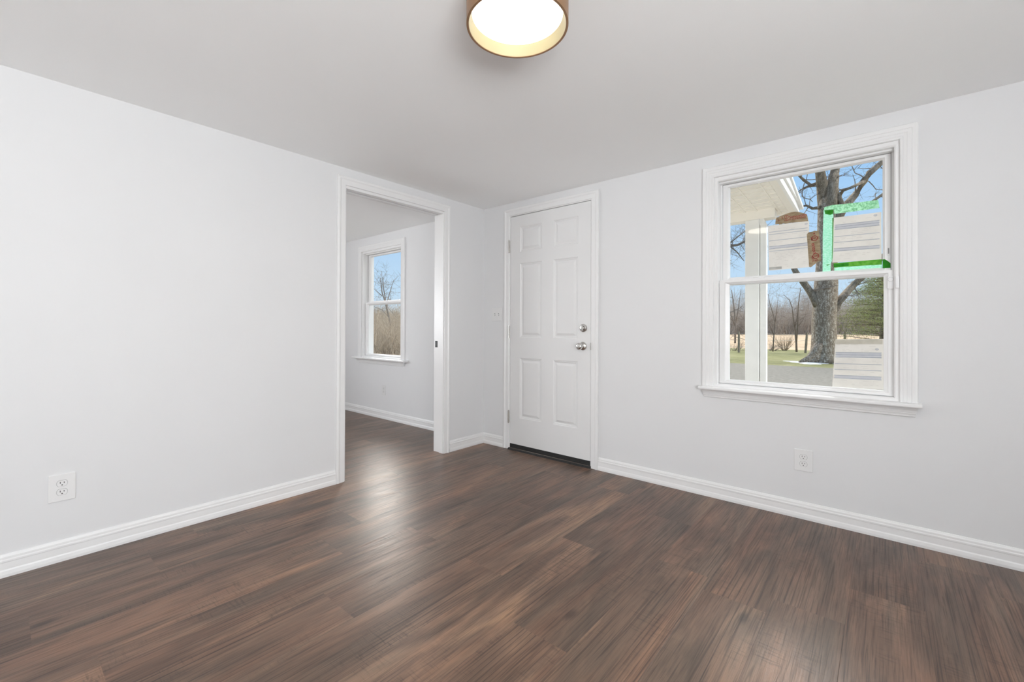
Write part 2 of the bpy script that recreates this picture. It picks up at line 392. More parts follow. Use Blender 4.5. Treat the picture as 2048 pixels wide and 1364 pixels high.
# doorway: pocket opening, casing both faces, split jamb and head
t = thing('trim_1', (0, -.94, 0), 'white cased pocket doorway opening into the far room', 'doorway', kind='structure')
mb = MB().sweep_u(scaled(CASE2, .86), -1.385, -.488, 0, 2.05, LEFT); mb.build('casing', M['trim'], t)
MB().sweep_u(scaled(CASE2, .86), -1.385, -.488, 0, 2.05, PARTN).build('casing', M['trim'], t)
MB().box(-.117, .002, -.4885, -.480, 0, 2.049).box(-.046, .003, -.4965, -.488, 0, 2.046).build('jamb', M['trim'], t, bevel=.0015)
MB().box(-.117, .002, -1.385, -1.377, 0, 2.05).build('jamb', M['trim'], t, bevel=.0015)
MB().box(-.045, .002, -1.377, -.4965, 2.030, 2.05).box(-.117, -.074, -1.377, -.4965, 2.030, 2.05).build('head_jamb', M['trim'], t, bevel=.002)
mb = MB().box(-.072, -.047, -1.377, -.497, 2.046, 2.05); mb.build('door_track', M['nickel'], t)
p = at_y(870.9, 681.7, -.489); q = at_y(875.6, 694.7, -.489)
o = MB().box(-.108, -.078, -.4905, -.488, q.z, p.z).build('strike_plate', M['strike'], t, bevel=.001); o['label'] = 'small black strike plate'
MB().box(-.097, -.086, -.4912, -.4890, q.z + .018, p.z - .014).build('strike_hole', M['slot'], o)

# ------------------------------------------------------------------ entry door
t = thing('door_1', (.732, 0, 0), 'white six panel entry door with nickel knob and deadbolt', 'door', kind='structure')
MB().sweep_u(scaled(CASE2, .86), .318, 1.146, 0, 2.055, FRONT).build('casing', M['trim'], t)
MB().box(.318, .3255, -.003, .14, 0, 2.055).box(1.1385, 1.146, -.003, .14, 0, 2.055).box(.3255, 1.1385, -.003, .14, 2.0485, 2.055).build('jamb', M['trim'], t)
MB().box(.3255, .345, .050, .064, 0, 2.0485).box(1.12, 1.1385, .050, .064, 0, 2.0485).box(.3255, 1.1385, .012, .064, 2.0452, 2.0485).build('weather_strip', M['slot'], t)
# slab with six raised panels
def door_slab():
    x0, x1, z0, z1 = .3285, 1.1352, .050, 2.0445
    cols = [(.436, .670), (.788, 1.022)]
    rows = [(.281, .806), (.983, 1.626), (1.728, 1.945)]
    xs = [x0, *cols[0], *cols[1], x1]; zs = [z0, *rows[0], *rows[1], *rows[2], z1]
    mb = MB()
    for i in range(5):
        for j in range(7):
            A, B, Z0, Z1 = xs[i], xs[i + 1], zs[j], zs[j + 1]
            if i % 2 == 1 and j % 2 == 1:
                lv = [(0, 0), (.006, .0045), (.011, .0045), (.017, .0085), (.024, .0085), (.040, .0025), (.043, .002)]
                vs = []
                for d, y in lv: vs += [(A + d, y, Z0 + d), (B - d, y, Z0 + d), (B - d, y, Z1 - d), (A + d, y, Z1 - d)]
                fs = [(k * 4 + c, k * 4 + (c + 1) % 4, k * 4 + 4 + (c + 1) % 4, k * 4 + 4 + c) for k in range(len(lv) - 1) for c in range(4)]
                n = (len(lv) - 1) * 4; fs.append((n, n + 1, n + 2, n + 3)); mb.add(vs, fs)
            else: mb.add([(A, 0, Z0), (B, 0, Z0), (B, 0, Z1), (A, 0, Z1)], [(0, 1, 2, 3)])
    Y = .044
    mb.add([(x0, 0, z0), (x1, 0, z0), (x1, 0, z1), (x0, 0, z1), (x0, Y, z0), (x1, Y, z0), (x1, Y, z1), (x0, Y, z1)],
           [(0, 1, 5, 4), (1, 2, 6, 5), (2, 3, 7, 6), (3, 0, 4, 7), (4, 5, 6, 7)])
    o = mb.build('door_slab', M['door'], t)
    bm = bmesh.new(); bm.from_mesh(o.data); bmesh.ops.remove_doubles(bm, verts=bm.verts, dist=1e-5); bmesh.ops.recalc_face_normals(bm, faces=bm.faces); bm.to_mesh(o.data); bm.free()
    return o
slab = door_slab()
for z in (1.785, 1.032, .285):
    h = MB()
    zz = z - .054
    for k in range(5): h.lathe([(.0062, k * .0216 + .0006), (.0062, k * .0216 + .021)], (.3215, -.0165, zz), n=16)
    h.lathe([(.0045, -.003), (.0045, .111)], (.3215, -.0165, zz), n=12)
    h.box(.3185, .3245, -.0165, .002, zz + .001, zz + .107)
    o = h.build('hinge', M['nickel'], t, smooth=True)
sw = MB().box(.3285, 1.1352, -.002, .046, .006, .050); o = sw.build('door_sweep', M['black'], t); o['label'] = 'black rubber door sweep'
o = MB().prism([(-.028, 0), (.12, 0), (.12, .016), (.02, .016), (-.010, .012)], .318, 1.146, axis=0).build('threshold', M['black'], t)
MB().box(.33, 1.134, -.0105, -.0045, .0125, .0165).build('threshold_strip', M['nickel'], o)
# knob and deadbolt
bx, bz = 1.0725, 1.067
o = MB().lathe([(.0, 0), (.0325, 0), (.0325, -.004), (.029, -.009), (.021, -.012), (.0185, -.0125), (.0185, -.011), (.0, -.011)], (bx, 0, bz), axis=1, n=48).build('deadbolt', M['chrome'], t, smooth=True)
tp = MB().lathe([(.0, 0), (.009, 0), (.009, -.012), (.0, -.0125)], (bx, -.011, bz), axis=1, n=24)
tp.prism([(bx + math.cos(w) * .016 * (1 if abs(math.cos(w)) > .4 else .62) * .75, bz + math.sin(w) * .021) for w in [2 * math.pi * i / 20 for i in range(20)]], -.021, -.028)
tp.build('thumb_turn', M['chrome'], o, smooth=True, bevel=.001)
bz = .927
o = MB().lathe([(.0, 0), (.034, 0), (.034, -.004), (.030, -.010), (.019, -.014), (.0125, -.020), (.0118, -.030), (.016, -.036), (.0235, -.042), (.0272, -.050), (.0278, -.057), (.0262, -.064), (.021, -.070), (.015, -.0725), (.0, -.0725)], (bx - .004, 0, bz), axis=1, n=56).build('door_knob', M['chrome'], t, smooth=True, angle=50)
MB().lathe([(.0, -.0725), (.0095, -.0725), (.0095, -.0745), (.0075, -.0755), (.0, -.0755)], (bx - .004, 0, bz), axis=1, n=24).build('lock_button', M['nickel'], o, smooth=True)
o = MB().box(1.1355, 1.1450, -.0045, .012, .900, .955).build('strike_plate', M['nickel'], t, bevel=.001)

# ------------------------------------------------------------------ windows
SASH_L = [(0, .030), (.55, .030), (.62, .034), (1, .044), (1, .058), (0, .058)]
SASH_U = [(0, .066), (.72, .066), (.80, .070), (1, .080), (1, .094), (0, .094)]
def window(idx, xa, xb, ztop, zm, hook, label, sill, lock_px):
    """xa, xb: opening between casings; ztop: underside of the head casing; zm: top of the meeting rail"""
    t = thing('window_%d' % idx, ((xa + xb) / 2, 0, .70), label, 'window', kind='structure')
    MB().sweep_u(CASE, xa, xb, .702, ztop, FRONT).build('casing', M['trim'], t)
    # stool and apron
    s0, s1, sy = sill
    m = MB(); prof = [(-sy + .002, .6835), (-sy, .688), (-sy, .6975), (-sy + .003, .7015), (-sy + .007, .7025), (-.0005, .7025), (-.0005, .6835)]
    m.prism(prof, s0, s1, axis=0); m.prism([(-.0005, .6835), (.15, .6835), (.15, .7025), (-.0005, .7025)], xa + .001, xb - .001, axis=0)
    m.build('sill', M['trim'], t, bevel=.0015)
    a0, a1 = xa - .07, xb + .07
    ap = [(0, .6835), (-.030, .6835), (-.030, .680), (-.026, .6745), (-.021, .664), (-.019, .655), (-.0175, .652), (-.0175, .648), (-.013, .646), (-.011, .638), (-.011, .634), (-.007, .631), (0, .631)]
    n = len(ap); vs = []
    for end, sg in ((a0, 1), (a1, -1)):
        for y, z in ap: vs.append((end + sg * (.030 + y) * .55, y, z))
    MB().add(vs, [(i, (i + 1) % n, (i + 1) % n + n, i + n) for i in range(n)] + [tuple(range(n)), tuple(range(n, 2 * n))]).build('apron', M['trim'], t)
    # frame: stops and liners
    fr = MB()
    prof = [(0, -.002), (.75, -.002), (1, .004), (1, .029), (0, .029)]
    fr.ring(prof, xa, xb, .702, ztop, .021, .021, .018, .026)
    fr.ring([(0, .0292), (1, .0292), (1, .15), (0, .15)], xa, xb, .702, ztop, .020, .020, .018, .0345)
    fr.build('frame', M['vinyl'], t)
    MB().box(xa + .0205, xa + .031, .060, .0640, zm + .0, ztop - .035).box(xb - .031, xb - .0205, .060, .0640, zm, ztop - .035).build('jamb_liner', M['vinyl'], t)
    x0, x1 = xa + .022, xb - .0195
    ls = MB().ring(SASH_L, x0, x1, .7225, zm, .056, .042, .024, .028).build('lower_sash', M['vinyl'], t, bevel=.0008)
    MB().box(x0 + .054, x1 - .040, .045, .049, .7445, zm - .026).build('glass', M['glass'], ls)
    u0_, u1_ = xa + .033, xb - .033
    us = MB().ring(SASH_U, u0_, u1_, zm - .030, ztop - .0375, .037, .033, .050, .020).build('upper_sash', M['vinyl'], t, bevel=.0008)
    MB().box(u0_ + .035, u1_ - .031, .081, .085, zm + .015, ztop - .056).build('glass', M['glass'], us)
    # dark gaps between sash and frame
    gp = MB().box(xb - .0195, xb - .0178, .036, .060, .722, zm).box(xa + .0197, xa + .0220, .036, .060, .722, zm)
    gp.box(xb - .033, xb - .0308, .072, .095, zm, ztop - .036).box(xa + .0308, xa + .033, .072, .095, zm, ztop - .036).box(xa + .033, xb - .033, .072, .095, ztop - .0375, ztop - .0352)
    gp.build('seal', M['groove'], t)
    for lx in lock_px:
        k_ = MB().box(lx - .035, lx + .035, .0345, .056, zm, zm + .0055)
        k_.lathe([(.011, .0055), (.011, .013), (.009, .0155), (0, .0155)], (lx + .004, .046, zm), n=20)
        k_.box(lx - .026, lx + .004, .036, .041, zm + .0075, zm + .013)
        k_.build('sash_lock', M['vinyl'], ls, bevel=.0012)
    for lx in (x0 + .03, x1 - .03):
        MB().box(lx - .016, lx + .016, .033, .046, zm, zm + .003).build('tilt_latch', M['vinyl'], ls, bevel=.001)
    return t, ls, us
w1, ls1, us1 = window(1, 2.028, 2.908, 2.020, 1.3715, None, 'large white sash window with paper stickers and green tape on its panes', (1.948, 2.990, .062), [at_y(1516, 551, .046).x])
w2, ls2, us2 = window(2, W2[0], W2[1], 2.000, 1.3715, None, 'narrow white sash window of the far room seen through the doorway', (-2.245, -1.158, .062), [-2.0, -1.62])
# vent stop on the right stile of the upper sash
p = at_y(1777, 503, .066)
o = MB().box(p.x - .005, p.x + .005, .0635, .0665, p.z - .022, p.z + .022).build('vent_stop', M['vinyl'], us1, bevel=.001)
MB().box(p.x - .0028, p.x + .0028, .0630, .0640, p.z - .012, p.z + .017).build('stop_slot', M['groove'], o)

# alarm sensor and its magnet
a = at_y(1774.6, 552.8, .030); b = at_y(1788.4, 577.6, .030)
def rrect(x0, x1, z0, z1, r, n=5):
    pts = []
    for cx, cz, s in ((x1 - r, z0 + r, -90), (x1 - r, z1 - r, 0), (x0 + r, z1 - r, 90), (x0 + r, z0 + r, 180)):
        for i in range(n + 1):
            w = math.radians(s + 90 * i / n); pts.append((cx + r * math.cos(w), cz + r * math.sin(w)))
    return pts
t = thing('alarm_sensor', ((a.x + b.x) / 2, .030, b.z), 'small white alarm sensor stuck on the right stile of the lower sash', 'sensor')
MB().prism(rrect(a.x, b.x, b.z, a.z, .007), .0299, .018).build('body', M['sensor'], t, smooth=True, bevel=.0015)
cx, cz = (a.x + b.x) / 2, a.z - .017
MB().lathe([(.0118, .0182), (.0118, .0172), (.0105, .0168), (.0105, .0182)], (cx, 0, cz), axis=1, n=40, closed=True).build('button_ring', M['soft_gap'], t)
MB().lathe([(.0, .0166), (.0098, .0166), (.0103, .0182)], (cx, 0, cz), axis=1, n=40).build('button', M['sensor'], t)
a2 = at_y(1790.6, 552.8, -.004); b2 = at_y(1798.3, 576.2, -.004)
tag(MB().prism(rrect(a2.x, b2.x, b2.z, a2.z, .004), -.002, -.016).build('sensor_magnet', M['sensor'], None, smooth=True, bevel=.0015),
    'slim white sensor magnet on the window stop right of the alarm sensor', 'sensor')

# ------------------------------------------------------------------ outlets and switch
def outlet(mp, ac, z, w, h, label):
    loc = mp(ac, 0, z)
    t = thing('wall_outlet', loc, label, 'outlet', 'duplex wall outlets')
    def pr(poly, o0, o1, m, name, parent, bevel=0):
        n = len(poly); vs = [mp(p[0], o0, p[1]) for p in poly] + [mp(p[0], o1, p[1]) for p in poly]
        mbb = MB().add(vs, [tuple(range(n)), tuple(range(n, 2 * n))] + [(i, (i + 1) % n, (i + 1) % n + n, i + n) for i in range(n)])
        return mbb.build(name, m, parent, bevel=bevel)
    pr(rrect(ac - w / 2, ac + w / 2, z - h / 2, z + h / 2, .005), 0, .006, M['plate'], 'cover_plate', t, bevel=.0022)
    for s in (1, -1):
        zc = z + s * .0195
        pts = []
        for i in range(40):
            ang = 2 * math.pi * i / 40; x_ = .0172 * math.cos(ang); z_ = .0172 * math.sin(ang)
            pts.append((ac + x_, zc + max(-.0135, min(.0135, z_))))
        pr([(ac + (q[0] - ac) * 1.07, zc + (q[1] - zc) * 1.07) for q in pts], .0058, .0063, M['groove'], 'receptacle_gap', t)
        rc = pr(pts, .0058, .0075, M['plate'], 'receptacle', t)
        for dx, hh in ((-.0062, .0042), (.0062, .0034)):
            pr([(ac + dx - .0012, zc + .0035 - hh), (ac + dx + .0012, zc + .0035 - hh), (ac + dx + .0012, zc + .0035 + hh), (ac + dx - .0012, zc + .0035 + hh)], .0074, .0077, M['slot'], 'slot', rc)
        pr([(ac + .0026 * math.cos(v_), zc - .0072 + .0026 * math.sin(v_)) for v_ in [2 * math.pi * i / 14 for i in range(14)]], .0074, .0077, M['slot'], 'ground_hole', rc)
    pr([(ac + .0028 * math.cos(v_), z + .0028 * math.sin(v_)) for v_ in [2 * math.pi * i / 14 for i in range(14)]], .0058, .0068, M['plate'], 'screw', t)
    return t
outlet(LEFT, -2.7495, .332, .089, .122, 'oversized white duplex outlet low on the blank left wall')
outlet(FRONT, 2.5035, .3265, .089, .121, 'white duplex outlet on the wall below the taped window')
outlet(FRONT, -1.618, .334, .075, .115, 'white duplex outlet under the far room window')
a = at_y(984, 616, -.006); b = at_y(1003.6, 643.5, -.006)
sx_, sz_ = .168, 1.187
t = thing('light_switch', (sx_, 0, sz_), 'white two gang light switch between corner and entry door', 'switch')
MB().prism(rrect(sx_ - .058, sx_ + .058, sz_ - .058, sz_ + .058, .005), 0, -.006).build('cover_plate', M['plate'], t, bevel=.0022)
for dx in (-.023, .023):
    MB().box(sx_ + dx - .0055, sx_ + dx + .0055, -.0066, -.0055, sz_ - .0125, sz_ + .0125).build('toggle_slot', M['groove'], t)
    MB().prism([(-.005, sz_ - .006), (-.017, sz_ - .012), (-.018, sz_ - .006), (-.005, sz_ + .006)], sx_ + dx - .0042, sx_ + dx + .0042, axis=0).build('toggle', M['plate'], t, bevel=.001)
    for dz in (-.030, .030):
        MB().lathe([(.0, -.0072), (.0026, -.0072), (.0028, -.0058)], (sx_ + dx, 0, sz_ + dz), axis=1, n=14).build('screw', M['plate'], t)

# ------------------------------------------------------------------ ceiling light
lx, ly, R = 1.9336, -1.8473, .1662
t = thing('ceiling_light', (lx, ly, HC), 'round flush ceiling light with bronze drum shade and glowing diffuser', 'light')
MB().lathe([(R, 2.0500), (R, HC), (R - .004, HC), (R - .0065, 2.10), (R - .0075, 2.0500)], (lx, ly, 0), n=128, closed=True).build('drum_shade', M['bronze'], t, smooth=True, angle=40)
MB().lathe([(R - .0078, 2.0515), (R - .0170, 2.0885), (R - .0075, 2.0885), (R - .0070, 2.0520)], (lx, ly, 0), n=128, closed=True).build('reflector', M['liner'], t, smooth=True, angle=40)
MB().lathe([(0, 2.0870), (R - .0172, 2.0880), (R - .0172, 2.0960), (0, 2.0960)], (lx, ly, 0), n=96).build('diffuser', M['diff'], t, smooth=True, angle=40)
light('lamp_light', 'AREA', (lx, ly, 2.0495), LAMP_E, (1, .88, .74), (0, 0, -1), shape='DISK', size=.29)

# ------------------------------------------------------------------ stickers and tape on the panes
def film(name, c1, c2, scale, trans, rough=.6, stretch=(1, 1, 1), alpha=1):
    m = bpy.data.materials.new(name); m.use_nodes = True; t = m.node_tree; t.nodes.clear()
    c = t.nodes.new('ShaderNodeTexCoord'); mp = t.nodes.new('ShaderNodeMapping'); mp.inputs['Scale'].default_value = stretch
    t.links.new(c.outputs['Object'], mp.inputs[0])
    n = t.nodes.new('ShaderNodeTexNoise'); n.inputs['Scale'].default_value = scale; n.inputs['Detail'].default_value = 4; t.links.new(mp.outputs[0], n.inputs['Vector'])
    r_ = t.nodes.new('ShaderNodeValToRGB'); r_.color_ramp.elements[0].position = .38; r_.color_ramp.elements[1].position = .62
    r_.color_ramp.elements[0].color = (*c1, 1); r_.color_ramp.elements[1].color = (*c2, 1); t.links.new(n.outputs['Fac'], r_.inputs[0])
    d = t.nodes.new('ShaderNodeBsdfDiffuse'); tl = t.nodes.new('ShaderNodeBsdfTranslucent'); mx = t.nodes.new('ShaderNodeMixShader'); mx.inputs[0].default_value = trans
    t.links.new(r_.outputs[0], d.inputs[0]); t.links.new(r_.outputs[0], tl.inputs[0]); t.links.new(d.outputs[0], mx.inputs[1]); t.links.new(tl.outputs[0], mx.inputs[2])
    o = t.nodes.new('ShaderNodeOutputMaterial')
    if alpha < 1:
        tr = t.nodes.new('ShaderNodeBsdfTransparent'); m2 = t.nodes.new('ShaderNodeMixShader'); m2.inputs[0].default_value = alpha
        t.links.new(tr.outputs[0], m2.inputs[1]); t.links.new(mx.outputs[0], m2.inputs[2]); t.links.new(m2.outputs[0], o.inputs[0])
    else: t.links.new(mx.outputs[0], o.inputs[0])
    return m
PAPER = film('sticker_paper', (.80, .785, .75), (.84, .825, .79), 14, .35)
PAPER2 = film('paper_backing', (.70, .68, .60), (.78, .76, .69), 25, .4, alpha=.8)
INK = film('blue_grey_ink', (.44, .47, .54), (.50, .53, .59), 40, .3)
INKP = film('pale_ink', (.68, .67, .64), (.73, .71, .68), 60, .3)
BAND = film('pale_blue_band', (.76, .78, .83), (.79, .81, .85), 40, .3)
RED = film('red_print', (.30, .03, .04), (.42, .05, .06), 80, .3)
KRAFT = film('brown_tape', (.33, .25, .16), (.47, .38, .26), 35, .35, stretch=(1, 1, 2.5))
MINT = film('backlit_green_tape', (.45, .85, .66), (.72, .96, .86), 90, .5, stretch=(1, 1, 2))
MINT2 = film('patchy_backlit_tape', (.33, .66, .42), (.66, .93, .75), 130, .5)  # backlight painted into the pale patchy green
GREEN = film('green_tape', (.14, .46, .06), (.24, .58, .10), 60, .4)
DGREEN = film('doubled_green_tape', (.04, .30, .03), (.07, .37, .05), 50, .35)

O3 = lambda x, y: (1500 + x * .14663, 380 + y * .14663)      # notes taken on an enlarged view of the upper pane
O7 = lambda x, y: (1650 + x * .10267, 660 + y * .10267)      # ... of the lower pane
def patch(name, poly, yp, th, m, parent=None, conv=O3, lift=0):
    """thin sheet lying on the plane y = yp, cut to poly"""
    pts = [at_y(*conv(*q), yp) for q in poly]
    return MB().prism([(p.x, p.z) for p in pts], yp, yp - th).build(name, m, parent)
def quad_pt(Q, u, v):
    (ax, ay), (bx_, by), (cx_, cy), (dx, dy) = Q       # TL TR BR BL
    return (ax * (1 - u) * (1 - v) + bx_ * u * (1 - v) + cx_ * u * v + dx * (1 - u) * v, ay * (1 - u) * (1 - v) + by * u * (1 - v) + cy * u * v + dy * (1 - u) * v)
def bars(name, Q, rows, yp, m, parent, conv):
    mb_ = MB()
    for u0_, u1_, v0_, v1_ in rows:
        pts = [at_y(*conv(*quad_pt(Q, u, v)), yp) for u, v in ((u0_, v0_), (u1_, v0_), (u1_, v1_), (u0_, v1_))]
        mb_.prism([(p.x, p.z) for p in pts], yp, yp - .00015)
    return mb_.build(name, m, parent)
def sticker(Q, lines, bands, yp, conv, label, logo, seed, name='window_sticker'):
    rng = random.Random(seed)
    o = patch(name, Q, yp, .0003, PAPER, None, conv); tag(o, label, 'sticker', 'paper stickers on the window panes')
    for a_, b_ in bands: bars('band', Q, [(.03, .955, a_, b_)], yp - .0003, BAND, o, conv)
    for v in lines: bars('ruled_line', Q, [(.02, .96, v - .0055, v + .0055)], yp - .0004, INK, o, conv)
    rows = []
    ed = [0.05] + lines + [.97]
    for a_, b_ in zip(ed[:-1], ed[1:]):
        if b_ - a_ < .075: continue
        k_ = int((b_ - a_) / .032)
        for i in range(1, k_):
            v = a_ + (b_ - a_) * i / k_; u = rng.uniform(.04, .2)
            while u < .86:
                w = rng.uniform(.03, .14)
                if rng.random() < .45: rows.append((u, min(u + w, .9), v - .0035, v + .0035))
                u += w + rng.uniform(.02, .12)
    bars('faint_print', Q, rows, yp - .0003, INKP, o, conv)['kind'] = 'stuff'
    c = at_y(*conv(*quad_pt(Q, *logo)), yp)
    vs = []; n = 28
    for s in (1, .66):
        for i in range(n): vs.append((c.x + .0075 * s * math.cos(6.2832 * i / n), yp - .0005, c.z + .0055 * s * math.sin(6.2832 * i / n)))
    lg = MB().add(vs, [(i, (i + 1) % n, (i + 1) % n + n, i + n) for i in range(n)])
    lg.box(c.x - .003, c.x + .003, yp - .0006, yp - .0004, c.z - .0016, c.z + .0016); lg.build('logo_mark', INK, o)
    return o
YU = .0805            # just inside the upper pane
QL = [(245, 490), (806, 420), (815, 1052), (255, 1100)]
o = sticker(QL, [.147, .200, .341, .468, .521, .575], [(.475, .515)], YU, O3, 'left paper window sticker between the two brown tape scraps', (.93, .058), 3)
bars('grey_smudge', QL, [(.01, .32, .93, .985)], YU - .0004, film('grey_ink', (.52, .52, .49), (.6, .6, .57), 30, .3), o, O3)
QR = [(1145, 378), (1792, 300), (1796, 950), (1122, 990)]
sticker(QR, [.168, .216, .272, .428, .558, .692, .752], [(.175, .21), (.222, .266), (.70, .745)], YU, O3, 'right paper window sticker framed by green tape on the upper pane', (.875, .055), 5)
QB = [(205, 180), (1140, 175), (1140, 1165), (140, 1105)]
o = sticker(QB, [.275, .322, .374, .510, .631, .752, .811], [(.28, .318), (.326, .37), (.758, .806)], .0445, O7, 'paper window sticker in the bottom right corner of the lower pane', (.865, .205), 8)
bars('tape_strip', QB, [(.0, .98, .005, .105)], .0445 - .0004, PAPER2, o, O7)

def text_mesh(s, size, P, angle, yp, mb_, flip=False):
    cu = bpy.data.curves.new('print', 'FONT'); cu.body = s; cu.size = size; cu.align_x = 'CENTER'; cu.align_y = 'CENTER'; cu.offset = size * .012
    ob = bpy.data.objects.new('print', cu); C.objects.link(ob)
    bpy.context.view_layer.update()
    me = ob.evaluated_get(bpy.context.evaluated_depsgraph_get()).to_mesh()
    ca, sa = math.cos(angle), math.sin(angle)
    vs = [(P.x + v.co.x * ca - v.co.y * sa, yp, P.z + v.co.x * sa + v.co.y * ca) for v in me.vertices]
    mb_.add(vs, [tuple(f.vertices) for f in me.polygons])
    bpy.data.objects.remove(ob); bpy.data.curves.remove(cu)
def ringmark(mb_, P, r, yp):
    vs = []; n = 24
    for s in (1, .8): vs += [(P.x + r * s * math.cos(6.2832 * i / n), yp, P.z + r * s * math.sin(6.2832 * i / n)) for i in range(n)]
    mb_.add(vs, [(i, (i + 1) % n, (i + 1) % n + n, i + n) for i in range(n)])
# brown tape above the left sticker
o = patch('brown_tape', [(343, 470), (352, 400), (362, 378), (430, 350), (500, 322), (560, 303), (625, 296), (690, 305), (772, 330), (784, 360), (794, 424)], YU - .0006, .0004, KRAFT)
tag(o, 'arched scrap of printed brown tape above the left paper sticker', 'tape', 'brown tape scraps')
mb = MB(); yp = YU - .0012
sc = .14663 * 3.46 / F_PX                       # metres per enlarged pixel on the pane
P = at_y(*O3(497, 367), yp); ringmark(mb, P, 19 * sc, yp); text_mesh('S', 25 * sc, P, .08, yp, mb)
text_mesh('Simonton', 38 * sc, at_y(*O3(652, 354), yp), .05, yp, mb)
text_mesh('VINYL WINDOWS', 23 * sc, at_y(*O3(612, 393), yp), .05, yp, mb)
text_mesh('S', 26 * sc, at_y(*O3(440, 380), yp), .08, yp, mb); text_mesh('S.', 26 * sc, at_y(*O3(395, 416), yp), .1, yp, mb)
mb.build('print', RED, o)
# brown tape right of the left sticker
o = patch('brown_tape', [(774, 606), (800, 577), (850, 569), (880, 556), (940, 560), (948, 640), (962, 800), (970, 965), (925, 978), (880, 1015), (828, 1056), (806, 1048), (800, 950), (788, 780)], YU - .0006, .0004, KRAFT)
tag(o, 'tall scrap of printed brown tape right of the left paper sticker', 'tape', 'brown tape scraps')
mb = MB()
for q in ((880, 658), (897, 900)):
    P = at_y(*O3(*q), yp); ringmark(mb, P, 27 * sc, yp); text_mesh('S', 34 * sc, P, -1.5, yp, mb)
text_mesh('onton', 44 * sc, at_y(*O3(872, 795), yp), -1.45, yp, mb)
text_mesh('SIM', 26 * sc, at_y(*O3(843, 665), yp), -1.5, yp, mb); text_mesh('VINYL', 24 * sc, at_y(*O3(856, 940), yp), -1.4, yp, mb)
text_mesh('S', 36 * sc, at_y(*O3(903, 958), yp), -1.4, yp, mb); text_mesh('e', 30 * sc, at_y(*O3(878, 592), yp), -1.5, yp, mb)
mb.build('print', RED, o)
# green tape
G = 'green tape around the right sticker'
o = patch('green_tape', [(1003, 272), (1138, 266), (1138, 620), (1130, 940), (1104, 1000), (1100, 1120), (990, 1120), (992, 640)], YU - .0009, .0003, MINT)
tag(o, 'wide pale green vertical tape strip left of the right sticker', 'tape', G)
patch('folded_end', [(1014, 276), (1138, 267), (1136, 322), (1095, 340), (1050, 332), (1026, 328)], YU - .0013, .0003, DGREEN, o)
patch('dark_edge', [(1122, 385), (1138, 378), (1136, 700), (1122, 960), (1114, 960), (1122, 700)], YU - .0013, .0003, film('tape_edge', (.16, .45, .12), (.24, .55, .2), 40, .4), o)
patch('torn_corner', [(1034, 1022), (1092, 1010), (1062, 1032)], YU - .0013, .0003, DGREEN, o)
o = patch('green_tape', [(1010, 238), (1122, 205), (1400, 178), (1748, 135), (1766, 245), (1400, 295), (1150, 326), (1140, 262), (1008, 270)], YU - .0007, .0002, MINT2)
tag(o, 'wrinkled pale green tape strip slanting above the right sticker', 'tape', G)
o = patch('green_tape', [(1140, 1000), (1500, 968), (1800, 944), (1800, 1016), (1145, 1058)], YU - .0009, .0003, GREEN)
tag(o, 'bright green tape strip along the bottom of the right sticker', 'tape', G)
patch('doubled_end', [(1140, 1008), (1345, 993), (1346, 1034), (1143, 1056)], YU - .0013, .0003, DGREEN, o)
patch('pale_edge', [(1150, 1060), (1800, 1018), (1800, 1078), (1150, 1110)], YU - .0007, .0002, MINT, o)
o = patch('green_tape', [(1808, 946), (1838, 944), (1880, 968), (1917, 1000), (1917, 1062), (1808, 1066)], .0655, .0004, DGREEN)
tag(o, 'dark green tape end folded onto the right sash stile', 'tape', G)

# ------------------------------------------------------------------ porch
t = thing('porch', (1.95, 1.8, -.15), 'white porch roof end with square post and downspout outside the window', 'porch')
SZ = lambda y: 2.20 + .05 * (2.06 - y)
mb = MB()
X0, X1, Y0, Y1 = -.8, 2.20, .15, 2.06
mb.add([(X0, Y0, SZ(Y0)), (X1, Y0, SZ(Y0)), (X1, Y1, SZ(Y1)), (X0, Y1, SZ(Y1)), (X0, Y0, SZ(Y0) + .02), (X1, Y0, SZ(Y0) + .02), (X1, Y1, SZ(Y1) + .02), (X0, Y1, SZ(Y1) + .02)],
       [(0, 1, 2, 3), (4, 5, 6, 7), (0, 1, 5, 4), (1, 2, 6, 5), (2, 3, 7, 6), (3, 0, 4, 7)])
y_ = Y0 + .06
while y_ < Y1 - .02:                                  # grooves of the soffit boards
    mb.box(X0, X1 - .06, y_, y_ + .10, SZ(y_ + .10) - .0012, SZ(y_) + .002); y_ += .106
so = mb.build('soffit', M['soff'], t)
mb = MB()
for xs_, w in ((2.07, .012), (1.905, .012), (1.80, .014)):    # channel strips running out to the eave
    mb.add([(xs_, Y0, SZ(Y0) - .010), (xs_ + w, Y0, SZ(Y0) - .010), (xs_ + w, Y1, SZ(Y1) - .010), (xs_, Y1, SZ(Y1) - .010), (xs_, Y0, SZ(Y0)), (xs_ + w, Y0, SZ(Y0)), (xs_ + w, Y1, SZ(Y1)), (xs_, Y1, SZ(Y1))],
           [(0, 1, 2, 3), (4, 5, 6, 7), (0, 1, 5, 4), (1, 2, 6, 5), (2, 3, 7, 6), (3, 0, 4, 7)])
mb.build('channel_strip', M['soff'], so)
RT = lambda y: 2.225 + .174 * (2.09 - y)
def rake(x0, x1, lo, hi, name, m):
    vs = []
    for x in (x0, x1):
        vs += [(x, Y0, lo(Y0)), (x, 2.07, lo(2.07)), (x, 2.07, hi(2.07)), (x, Y0, hi(Y0))]
    return MB().add(vs, [(0, 1, 2, 3), (4, 5, 6, 7), (0, 1, 5, 4), (1, 2, 6, 5), (2, 3, 7, 6), (3, 0, 4, 7)]).build(name, m, t)
rake(2.198, 2.222, lambda y: SZ(y) - .012, lambda y: RT(y), 'fascia', M['extw'])
